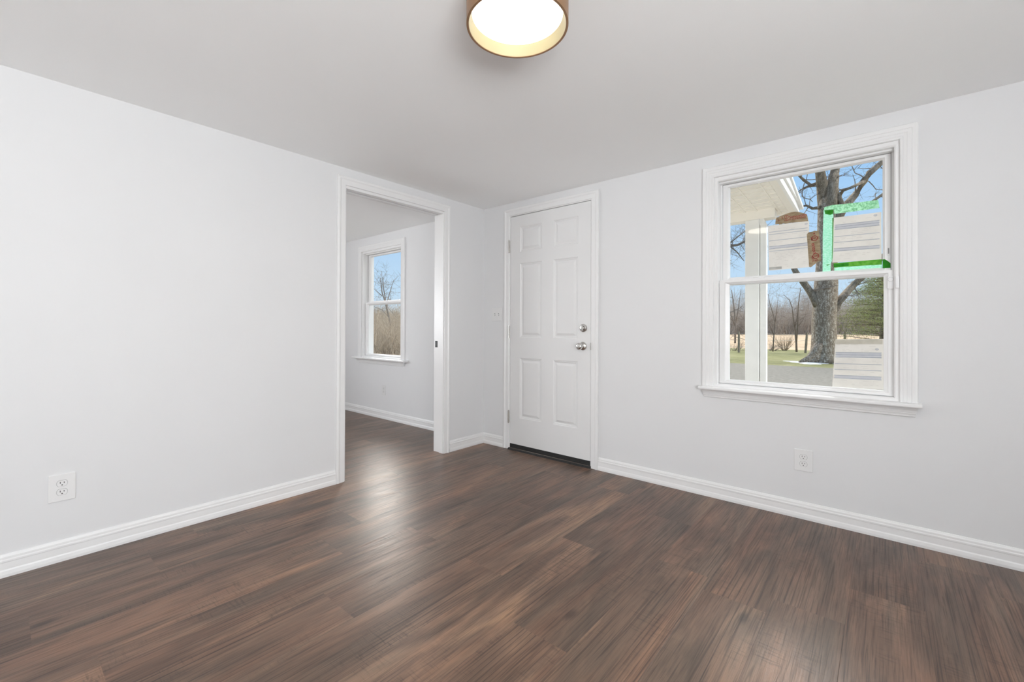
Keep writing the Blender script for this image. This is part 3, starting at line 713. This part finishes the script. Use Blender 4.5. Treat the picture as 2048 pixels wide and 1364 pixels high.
rake(2.222, 2.238, lambda y: SZ(y) + .05, lambda y: RT(y) , 'fascia_trim', M['extw'])
mb = MB(); vs = []
for x in (X0, 2.252): vs += [(x, Y0, RT(Y0)), (x, 2.10, RT(2.10)), (x, 2.10, RT(2.10) + .03), (x, Y0, RT(Y0) + .03)]
mb.add(vs, [(0, 1, 2, 3), (4, 5, 6, 7), (0, 1, 5, 4), (1, 2, 6, 5), (2, 3, 7, 6), (3, 0, 4, 7)]); mb.build('roof_slab', M['extw'], t)
MB().box(X0, 2.20, 2.06, 2.09, 2.185, 2.235).build('eave_fascia', M['extw'], t)
MB().box(X0, 2.06, 1.80, 1.93, 2.125, SZ(1.9) - .001).build('beam', M['soff'], t)
pl, pr_ = at_y(1490, 600, 1.80).x, at_y(1518, 600, 1.80).x
o = MB().box(pl, pr_, 1.80, 1.80 + (pr_ - pl), -.15, 2.125).build('post', M['extw'], t, bevel=.004)
MB().box(pl - .012, pr_ + .012, 1.788, 1.812 + (pr_ - pl), -.15, .0).build('post_base', M['extw'], o, bevel=.004)
dr = at_y(1533, 600, 1.82).x
d_ = MB().prism(rrect(pr_ + .004, dr, 1.815, 1.875, .006, 3), -.1, 2.06, axis=2)
def bent(y0, y1, pts):
    vs = []; n = len(pts)
    for y in (y0, y1): vs += [(x, y, z) for x, z in pts]
    return vs, [tuple(range(n)), tuple(range(n, 2 * n))] + [(i, (i + 1) % n, (i + 1) % n + n, i + n) for i in range(n)]
d_.add(*bent(1.815, 1.875, [(pr_ + .004, 2.06), (dr, 2.06), (dr - .03, 2.14), (pr_ + .0, 2.185), (pr_ - .04, 2.185), (pr_ - .01, 2.13)]))
d_.build('downspout', M['extw'], t, bevel=.003)
tag(MB().box(-.9, 2.3, .15, 2.2, -.32, -.15).build('porch_floor', mat('concrete', (.42, .41, .38), .9, noise=.15, nscale=12)), 'grey concrete porch slab outside the entry door', 'porch floor', kind='structure')

# ------------------------------------------------------------------ grounds
GZ = -.45
def gz(d): return GZ + max(0, d - 32) * .0074           # field climbs gently
def zone(name, rows, fn, m, label, cat, kind='structure'):
    n = 24; vs = []; fs = []
    for j, y in enumerate(rows):
        for i in range(n + 1):
            x = -160 + 320 * i / n if abs(rows[-1]) > 60 else -70 + 140 * i / n
            vs.append((x, y, fn(x, y)))
    for j in range(len(rows) - 1):
        for i in range(n): a_ = j * (n + 1) + i; fs.append((a_, a_ + 1, a_ + n + 2, a_ + n + 1))
    o = MB().add(vs, fs).build(name, m); return tag(o, label, cat, kind=kind)
def ground_mat(name, cols, s1, s2, stretch=(1, 1, 1), bump=.4, hi=.64):
    m = mat(name, cols[0], .95, bump=bump, bscale=30); t_ = m.node_tree; b = t_.nodes['Principled BSDF']
    b.inputs['Specular IOR Level'].default_value = .1
    c = t_.nodes.new('ShaderNodeTexCoord'); mp = t_.nodes.new('ShaderNodeMapping'); mp.inputs['Scale'].default_value = stretch; t_.links.new(c.outputs['Object'], mp.inputs[0])
    n1 = t_.nodes.new('ShaderNodeTexNoise'); n1.inputs['Scale'].default_value = s1; n1.inputs['Detail'].default_value = 6; n1.inputs['Roughness'].default_value = .65; t_.links.new(mp.outputs[0], n1.inputs['Vector'])
    n2 = t_.nodes.new('ShaderNodeTexNoise'); n2.inputs['Scale'].default_value = s2; n2.inputs['Detail'].default_value = 3; t_.links.new(mp.outputs[0], n2.inputs['Vector'])
    mx = t_.nodes.new('ShaderNodeMath'); mx.operation = 'MULTIPLY_ADD'; mx.inputs[1].default_value = .6; t_.links.new(n1.outputs['Fac'], mx.inputs[0])
    m3 = t_.nodes.new('ShaderNodeMath'); m3.operation = 'MULTIPLY'; m3.inputs[1].default_value = .4; t_.links.new(n2.outputs['Fac'], m3.inputs[0]); t_.links.new(m3.outputs[0], mx.inputs[2])
    r_ = t_.nodes.new('ShaderNodeValToRGB'); t_.links.new(mx.outputs[0], r_.inputs[0]); e_ = r_.color_ramp.elements
    e_[0].position = .36; e_[0].color = (*cols[0], 1); e_[1].position = hi; e_[1].color = (*cols[-1], 1)
    if len(cols) == 3: q = e_.new(.5); q.color = (*cols[1], 1)
    t_.links.new(r_.outputs[0], b.inputs['Base Color'])
    return m
Y_DRIVE = at_z(1560, 731, GZ).y; Y_FENCE = at_z(1560, 699, GZ).y
zone('gravel_drive', [.15, 2, 4, 7, 10, Y_DRIVE], lambda x, y: GZ, ground_mat('gravel', [(.15, .135, .112), (.21, .19, .16), (.30, .275, .24)], 9, 60), 'pale grey gravel drive outside the window', 'drive')
zone('lawn', [Y_DRIVE, Y_DRIVE + 2, Y_DRIVE + 5, Y_FENCE], lambda x, y: GZ, ground_mat('winter_grass', [(.14, .135, .06), (.21, .205, .09), (.29, .26, .15)], 1.2, 14), 'strip of short yellow green lawn between drive and fence', 'lawn')
zone('field', [Y_FENCE, Y_FENCE + 4, 40, 70, 110, 150], lambda x, y: GZ + max(0, y - Y_FENCE - 2) * .0092, ground_mat('dry_hay', [(.36, .25, .16), (.46, .335, .22), (.54, .41, .28)], .5, 6), 'tan dry hay field beyond the wire fence', 'field')

# ------------------------------------------------------------------ trees
def bark(name, c1, c2, c3, s, stretch=(1, 1, .35), hi=.64):
    return ground_mat(name, [c1, c2, c3], s, s * 4, stretch, .8, hi)
BARK = bark('speckled_bark', (.14, .102, .073), (.24, .185, .135), (.80, .73, .62), 16, (1, 1, .5), .70)
LIMB = bark('tan_bark', (.12, .095, .07), (.22, .18, .135), (.34, .29, .23), 8)
TWIG = bark('brown_twig', (.17, .13, .10), (.24, .185, .15), (.32, .26, .21), 20)
GTWIG = bark('grey_twig', (.16, .135, .115), (.22, .19, .165), (.30, .27, .24), 20)
rnd = random.Random(4)
def grow(mb_, p, d, length, r, depth, rng, spread=.7, lift=.12, n=4, kids=(2, 4), seg=3):
    p = Vector(p); d = Vector(d).normalized(); pts = [p.copy()]; rad = [r]; q = p.copy()
    for i in range(seg):
        d = (d + Vector((rng.uniform(-1, 1), rng.uniform(-1, 1), rng.uniform(-.7, 1))) * .16 + Vector((0, 0, lift * .3))).normalized()
        q = q + d * (length / seg); pts.append(q.copy()); rad.append(r * (1 - .62 * (i + 1) / seg))
    mb_.tube(pts, rad, n, cap=False)
    if depth <= 0: return
    for k_ in range(rng.randint(*kids)):
        f_ = rng.uniform(.3, 1); i = min(int(f_ * seg), seg - 1); w = f_ * seg - i
        base = pts[i].lerp(pts[i + 1], w); rr = rad[i] * (1 - w) + rad[i + 1] * w
        s_ = Vector((rng.gauss(0, 1), rng.gauss(0, 1), rng.gauss(0, .6))).normalized()
        grow(mb_, base, d * (1 - spread * .5) + s_ * spread + Vector((0, 0, lift)), length * rng.uniform(.5, .78), max(rr * rng.uniform(.5, .72), .0035), depth - 1, rng, spread, lift, max(3, n - 1), kids, seg)
def chain(mb_, pts, D, n=10, jit=.25, rng=rnd):
    """limb along noted (px, py, radius in px) points, wandering in depth round D metres"""
    P = []; Rr = []; dd = D
    for i, (x, y, r) in enumerate(pts):
        P.append(at_d(x, y, dd)); Rr.append(r / F_PX * D); dd = dd + rng.uniform(-jit, jit)
    mb_.tube(P, Rr, n); return P, Rr
def twigs(mb_, P, Rr, cnt, ln, depth, rng, frm=.3):
    for k_ in range(cnt):
        i = rng.randrange(max(0, int(frm * (len(P) - 1))), len(P) - 1); w = rng.random(); b = P[i].lerp(P[i + 1], w)
        s_ = Vector((rng.gauss(0, 1), rng.gauss(0, 1), rng.gauss(.1, .8))).normalized()
        grow(mb_, b, s_, ln * rng.uniform(.6, 1.2), min(Rr[i] * .4, .028), depth, rng, .8, .05, 4)

# the big tree
D = 20.0
gb = (GZ - CAM.z)
base = at_d(1648, 700, D); base.z = GZ
t = thing('large_tree', base, 'large old bare tree with thick speckled trunk beside the drive', 'tree')
rg = random.Random(9)
mb = MB()
T, TR = chain(mb, [(1650, 724, 29), (1649, 716, 26), (1648, 706, 23.5), (1648, 692, 22), (1648, 670, 21), (1648, 640, 20.5), (1650, 600, 20.2), (1652, 570, 20), (1653, 540, 18.5), (1654, 500, 17), (1654, 450, 16.2), (1655, 420, 16.3), (1656, 402, 15), (1656, 388, 10), (1657, 378, 3)], D, 20, .0)
for pts in ([(1642, 690, 13), (1631, 706, 10.5), (1618, 717, 6.5), (1598, 723.5, 1.5)], [(1646, 700, 12), (1630, 717, 9), (1618, 725, 3.5)], [(1655, 695, 14), (1668, 712, 9.5), (1679, 720, 5.5), (1690, 724, 2)], [(1652, 702, 12), (1662, 718, 9), (1668, 727, 4)]):
    chain(mb, pts, D - .12, 10, .05, rg)
mb.build('trunk', BARK, t, smooth=True, angle=180)
limbs = [[(1650, 430, 12), (1648, 400, 12), (1645, 375, 10), (1641, 350, 8.5), (1638, 322, 8), (1632, 280, 6.5), (1628, 220, 4)],
         [(1658, 430, 12), (1660, 402, 12), (1664, 375, 10.5), (1668, 352, 9), (1672, 328, 8.5), (1680, 280, 7), (1692, 210, 4)],
         [(1636, 612, 8), (1630, 600, 7.5), (1620, 583, 6.5), (1607, 565, 6), (1592, 545, 5.5), (1570, 500, 4), (1560, 440, 3)],
         [(1660, 640, 9), (1672, 615, 8), (1682, 598, 7), (1696, 582, 6.5), (1712, 565, 6), (1728, 552, 5.5), (1760, 520, 4.5), (1800, 470, 3)],
         [(1660, 470, 9), (1680, 430, 7.5), (1697, 405, 6.8), (1711, 389, 6.2), (1729, 361, 6.3), (1739, 346, 6), (1762, 326, 5), (1800, 290, 4)],
         [(1664, 430, 5), (1679, 404, 3.8), (1680, 390, 3.2), (1686, 381, 3), (1700, 376, 2.6), (1728, 363, 3)],
         [(1666, 372, 6), (1674, 388, 5), (1682, 404, 4.5), (1690, 425, 3.5)],
         [(1640, 366, 4), (1634, 367, 3.4), (1621, 370.5, 2.6), (1606, 377, 1.5), (1594, 385, .9)],
         [(1621, 370, 2.6), (1608.6, 361, 2.8), (1598, 351, 2.2), (1588, 338, 1.6)],
         [(1640, 415, 4), (1632, 416, 3), (1625, 417, 2.6), (1613, 411, 2.2), (1603, 413, 1.8), (1580, 405, 1.2)],
         [(1700, 420, 4), (1725, 412, 3), (1745, 403, 2.6), (1766, 388, 2.4), (1800, 375, 1.5)]]
for pts in limbs:
    lb = MB(); P, Rr = chain(lb, pts, D, 10, .35, rg)
    o = lb.build('limb', LIMB, t, smooth=True, angle=180)
    tw = MB(); twigs(tw, P, Rr, 5 if pts[0][2] > 5 else 3, 1.0, 2, rg, .35)
    tw.build('twigs', GTWIG, o)['kind'] = 'stuff'
tw = MB()
for pts in ([(1609, 366, 1), (1605, 379, .9), (1604, 393, .9), (1612, 397, .9), (1621, 399, .8), (1625, 404, .5)], [(1621, 398, .7), (1630, 391, .6), (1637, 387, .6)], [(1737, 362, 1), (1746, 371, .9), (1752, 379, .8), (1766, 380, .7)],
            [(1729, 357, 1), (1722, 351, .9), (1710, 346, .8), (1706, 337, .8), (1703, 330, .7)], [(1707, 342, .7), (1712, 335, .6), (1720, 328, .5)], [(1674, 377, 1), (1681, 379, .9), (1690, 377, .8)], [(1612, 362, .8), (1615, 348, .7), (1616, 335, .6)]):
    chain(tw, pts, D, 5, .05, rg)
tw.build('twigs', GTWIG, t)['kind'] = 'stuff'
# snow in its shade
def blob(name, cpx, rx, ry, m, seed, h=.04):
    c = at_z(*cpx, GZ); rg_ = random.Random(seed); n = 28; vs = [(c.x, c.y, GZ + h)]; fs = []
    for k_ in range(1, 4):
        for i in range(n):
            w = 6.2832 * i / n; f_ = k_ / 3 * (1 + .22 * math.sin(3 * w + seed) + .15 * math.sin(7 * w) + rg_.uniform(-.08, .08))
            e1 = r0; e2 = Vector((fw.x, fw.y, 0)).normalized()
            q = c + e1 * (rx * f_ * math.cos(w)) + e2 * (ry * f_ * math.sin(w)); vs.append((q.x, q.y, GZ + h * (1 - (k_ / 3) ** 2) + .004))
    fs = [(0, 1 + i, 1 + (i + 1) % n) for i in range(n)]
    for k_ in range(2): fs += [(1 + k_ * n + i, 1 + k_ * n + (i + 1) % n, 1 + (k_ + 1) * n + (i + 1) % n, 1 + (k_ + 1) * n + i) for i in range(n)]
    return MB().add(vs, fs).build(name, m, smooth=True, angle=180)
SNOW = mat('old_snow', (.55, .55, .55), .8, noise=.35, nscale=5, bump=.5, bscale=20)
tag(blob('snow_patch', (1613, 725.5), .62, 1.0, SNOW, 2), 'thin white snow patch left of the big tree trunk', 'snow')
tag(blob('snow_patch', (1668, 727), .25, .35, SNOW, 5), 'small snow patch right of the big tree roots', 'snow')

# wire fence
DF = 28.5
t = thing('wire_fence', at_z(1545, 700, GZ), 'weathered post and wire fence along the hay field', 'fence')
WOOD = bark('weathered_wood', (.20, .165, .125), (.29, .245, .19), (.37, .32, .26), 8)
posts = [((1477.8, 701), (1477.8, 663)), ((1610.6, 702), (1614, 665)), ((1428, 701), (1428, 664)), ((1690, 703), (1690, 664)), ((1790, 705), (1790, 664))]
PP = []
for (ax, ay), (bx_, by) in posts:
    A = at_d(ax, ay, DF); A.z = GZ - .05; B = at_d(bx_, by, DF); PP.append((A, B))
    o = MB().tube([A, (A + B) / 2, B], [.075, .072, .065], 9).build('post', WOOD, t, smooth=True, angle=60)
PP.sort(key=lambda q: q[0].x)
for f_ in (.3, .6, .9):
    mb = MB()
    for (A, B), (A2, B2) in zip(PP[:-1], PP[1:]): mb.tube([A.lerp(B, f_), A2.lerp(B2, f_)], [.006, .006], 4)
    mb.build('wire', M['nickel'], t)

# saplings and shrubs on the fence line
def sapling(name, chains, D, label, cat, tw_n, ln, seed, m=TWIG, group=None, depth=2):
    rg_ = random.Random(seed); b = at_d(chains[0][0][0], chains[0][0][1], D)
    t_ = thing(name, b, label, cat, group)
    mb_ = MB(); tw_ = MB()
    for c_ in chains:
        P, Rr = chain(mb_, [(q[0], q[1], q[2] * .62) for q in c_], D, 7, .08, rg_); twigs(tw_, P, [q * .7 for q in Rr], tw_n, ln, depth, rg_, .3)
    mb_.build('stem', m, t_, smooth=True, angle=180); tw_.build('twigs', m, t_)['kind'] = 'stuff'; return t_
sapling('sapling', [[(1546, 703, 2.2), (1547, 680, 1.9), (1550, 645, 1.6), (1546, 628, 1.3), (1540, 608, 1), (1536, 588, .6)], [(1550, 648, 1.2), (1553, 625, 1), (1556, 598, .6)], [(1547, 670, 1), (1541, 655, .8), (1537, 640, .5)]], 28,
        'slim bare sapling just right of the porch post', 'tree', 8, 1.1, 1)
sapling('sapling', [[(1593, 704, 3.2), (1592.5, 685, 3), (1590, 660, 2.2), (1587, 640, 1.8), (1584, 615, 1.4), (1579, 600, 1), (1567, 589, .5)], [(1593, 683, 2.2), (1595.5, 650, 2), (1596.5, 612, 1.6), (1599, 592, 1.2), (1602, 574, .8)], [(1590, 655, 1), (1594, 632, .9), (1597, 610, .6)], [(1596, 653, 1), (1606, 640, .8), (1616, 622, .6), (1618, 600, .4)]], 28,
        'forked dark bare sapling left of the big tree', 'tree', 8, 1.0, 2)
t = thing('bare_shrub', at_z(1569, 701, GZ), 'low bare twiggy shrub between the two saplings', 'shrub')
mb = MB(); rg = random.Random(6); b = at_z(1569, 701, GZ)
for k_ in range(46):
    w = rg.uniform(0, 6.283); s_ = rg.uniform(.15, 1.0)
    grow(mb, b + Vector((math.cos(w), math.sin(w), 0)) * .12, Vector((math.cos(w) * s_, math.sin(w) * s_, 1)), rg.uniform(.7, 1.25), .012, 1, rg, .5, .05, 4, (2, 4))
mb.build('stems', bark('tan_twig', (.24, .18, .125), (.34, .26, .18), (.42, .34, .25), 20), t)
for i, (px_, w_, lab) in enumerate(((1538, .5, 'dark low brush pile at the foot of the left sapling'), (1468, .6, 'thin bare brush by the left fence post'))):
    t = thing('brush_clump', at_z(px_, 701, GZ), lab, 'shrub'); mb = MB(); b = at_z(px_, 701, GZ)
    for k_ in range(26):
        w = rg.uniform(0, 6.283); s_ = rg.uniform(.4, 1.6)
        grow(mb, b + Vector((math.cos(w), math.sin(w), 0)) * rg.uniform(0, w_), Vector((math.cos(w) * s_, math.sin(w) * s_, .8)), rg.uniform(.4, .9), .012, 1, rg, .6, .0, 4)
    mb.build('stems', TWIG, t)
# bare trees left of the porch post, and limbs of a big tree further left
sapling('bare_tree', [[(1470, 690, 3), (1471, 650, 2.4), (1468, 615, 1.8), (1463, 580, 1)], [(1471, 648, 1.6), (1477, 615, 1.3), (1482, 578, .8)], [(1471, 655, 1.3), (1462, 630, 1), (1455, 600, .6)]], 45,
        'pale bare tree seen left of the porch post', 'tree', 12, 2.2, 21, GTWIG)
sapling('bare_tree', [[(1438, 705, 13), (1436, 600, 11), (1434, 520, 10), (1430, 440, 8)], [(1434, 505, 6), (1455, 492, 4.5), (1475, 490, 4), (1492, 482, 3), (1520, 470, 2)], [(1450, 494, 3), (1470, 478, 2), (1490, 462, 1.3)], [(1460, 492, 2.5), (1475, 505, 1.8), (1488, 522, 1.0)]], 22,
        'bare tree limb crossing the upper pane left of the post', 'tree', 12, 1.2, 23, GTWIG)
# evergreen on the right
DE = 25
b = at_d(1764, 704, DE); b.z = GZ
t = thing('evergreen_tree', b, 'bushy green evergreen tree right of the big trunk', 'tree')
mb = MB(); mb.tube([b, b + Vector((0, 0, 1.2)), b + Vector((.05, 0, 3.0)), b + Vector((0, .1, 4.8))], [.14, .12, .07, .015], 8); mb.build('trunk', TWIG, t, smooth=True, angle=180)
rg = random.Random(31); br = MB(); fo = MB()
for k_ in range(190):
    hh = rg.uniform(.7, 4.7); ang = rg.uniform(0, 6.283); ln = (2.9 * (1 - (hh - .8) / 5.2) + .15) * rg.uniform(.6, 1.05)
    s_ = b + Vector((0, 0, hh)); dr_ = Vector((math.cos(ang), math.sin(ang), rg.uniform(.0, .3)))
    mid = s_ + dr_ * ln * .5 + Vector((0, 0, -.05)); end = s_ + dr_ * ln + Vector((0, 0, -.18 * ln * .5))
    br.tube([s_, mid, end], [.028, .016, .005], 4)
    for j in range(150):
        f_ = rg.uniform(.28, 1.0); c_ = s_.lerp(mid, f_ * 2) if f_ < .5 else mid.lerp(end, f_ * 2 - 1)
        sp = .30 * (1.15 - f_ * .5)
        c_ = c_ + Vector((rg.gauss(0, sp), rg.gauss(0, sp), rg.gauss(.03, sp * .55)))
        a_ = Vector((rg.gauss(0, 1), rg.gauss(0, 1), rg.gauss(.2, .7))).normalized() * rg.uniform(.06, .13); n_ = a_.cross(Vector((rg.gauss(0, 1), rg.gauss(0, 1), rg.gauss(0, 1)))).normalized() * .009
        fo.add([c_ - n_, c_ + a_ * .5 + n_ * 1.3, c_ + a_, c_ + a_ * .5 - n_ * 1.3], [(0, 1, 2, 3)])
br.build('branches', TWIG, t)
fo.build('foliage', ground_mat('evergreen_needles', [(.20, .23, .07), (.36, .38, .15), (.58, .55, .27)], 2.5, 12, bump=0), t)

# far hedgerow: uncountable bare trees along the end of the field
def forest(name, spots, protos, m, label, cat, scale=(0.8, 1.2), seed=0):
    rg_ = random.Random(seed); V, Fc = [], []; off = 0
    for (x, y, z, s) in spots:
        v, f = protos[rg_.randrange(len(protos))]; w = rg_.uniform(0, 6.283); s = s * rg_.uniform(*scale)
        c_, s2 = math.cos(w), math.sin(w)
        q = np.stack([v[:, 0] * c_ - v[:, 1] * s2, v[:, 0] * s2 + v[:, 1] * c_, v[:, 2]], 1) * s + np.array([x, y, z])
        V.append(q); Fc.append(f + off); off += len(v)
    V = np.concatenate(V); Fc = np.concatenate(Fc)
    me = bpy.data.meshes.new(name); me.vertices.add(len(V)); me.vertices.foreach_set('co', V.astype(np.float32).ravel())
    me.loops.add(Fc.size); me.loops.foreach_set('vertex_index', Fc.astype(np.int32).ravel())
    me.polygons.add(len(Fc)); me.polygons.foreach_set('loop_start', np.arange(0, Fc.size, 4, dtype=np.int32))
    me.update(calc_edges=True); me.validate(); me.materials.append(m)
    o = bpy.data.objects.new(name, me); C.objects.link(o); return tag(o, label, cat, kind='stuff')
def proto(fn, seed):
    mb_ = MB(); fn(mb_, random.Random(seed)); return np.array([tuple(v) for v in mb_.v]), np.array([f for f in mb_.f if len(f) == 4])
def bare(mb_, rg_):
    grow(mb_, (0, 0, 0), (rg_.uniform(-.1, .1), rg_.uniform(-.1, .1), 1), 5.5, .085, 4, rg_, .55, .22, 4, (3, 5), 3)
def scrub(mb_, rg_):
    for k_ in range(16):
        w = rg_.uniform(0, 6.283); s_ = rg_.uniform(.1, .7)
        grow(mb_, (math.cos(w) * .5, math.sin(w) * .5, 0), (math.cos(w) * s_, math.sin(w) * s_, 1), rg_.uniform(1.4, 2.4), .03, 2, rg_, .6, .1, 3, (2, 4), 2)
PB = [proto(bare, s) for s in range(5)]; PS = [proto(scrub, 50 + s) for s in range(4)]
rg = random.Random(77); spots = []
def fz(y): return GZ + max(0, y - Y_FENCE - 2) * .0092
for i in range(70):
    px_ = rg.uniform(1440, 1800); d_ = rg.uniform(85, 120); q = at_d(px_, 654, d_); spots.append((q.x, q.y, fz(q.y) - .1, rg.uniform(.75, 1.15)))
HEDGE = bark('hedgerow_bark', (.34, .29, .245), (.44, .38, .33), (.53, .47, .41), 3)
forest('hedgerow_trees', spots, PB, HEDGE, 'bare grey brown hedgerow trees along the far end of the field', 'trees', seed=3)
spots = []
for i in range(260):
    px_ = rg.uniform(1430, 1800); d_ = rg.uniform(82, 125); q = at_d(px_, 654, d_); spots.append((q.x, q.y, fz(q.y) - .1, rg.uniform(1.4, 2.3)))
forest('hedgerow_scrub', spots, PS, HEDGE, 'dense brown scrub under the distant hedgerow trees', 'scrub', seed=4)
# beyond the far room's window: dry brush slope and a bare tree
spots = []
for i in range(150):
    px_ = rg.uniform(715, 825); d_ = rg.uniform(13, 26); q = at_d(px_, 700, d_); spots.append((q.x, q.y, GZ - .05, rg.uniform(.42, .62)))
for i in range(120):
    px_ = rg.uniform(700, 840); d_ = rg.uniform(40, 70); q = at_d(px_, 700, d_); spots.append((q.x, q.y, GZ + .2, rg.uniform(.9, 1.25)))
forest('dry_brush', spots, PS, bark('dry_brush_stem', (.33, .265, .195), (.45, .37, .28), (.56, .48, .38), 6), 'tan dry brush filling the lower pane of the far window', 'brush', seed=6)
sapling('bare_tree', [[(783, 700, 3.6), (782, 650, 3.2), (777, 630, 2.8), (771, 605, 2.2), (764, 585, 1.6), (761.5, 562, 1.2), (763, 542, .6)], [(771.5, 604, 1.6), (767, 575, 1.2), (765.5, 555, .7)], [(774, 612, 1.6), (776, 598, 1.5), (782, 577, 1.1), (788, 559, .6)], [(764, 592, 1), (752, 581, .8), (743, 573, .6), (735, 566, .4)], [(778, 635, 1), (765, 620, .8), (745, 612, .6), (735, 606, .4)]], 18,
        'slender bare tree seen through the far room window', 'tree', 7, .75, 41, GTWIG)
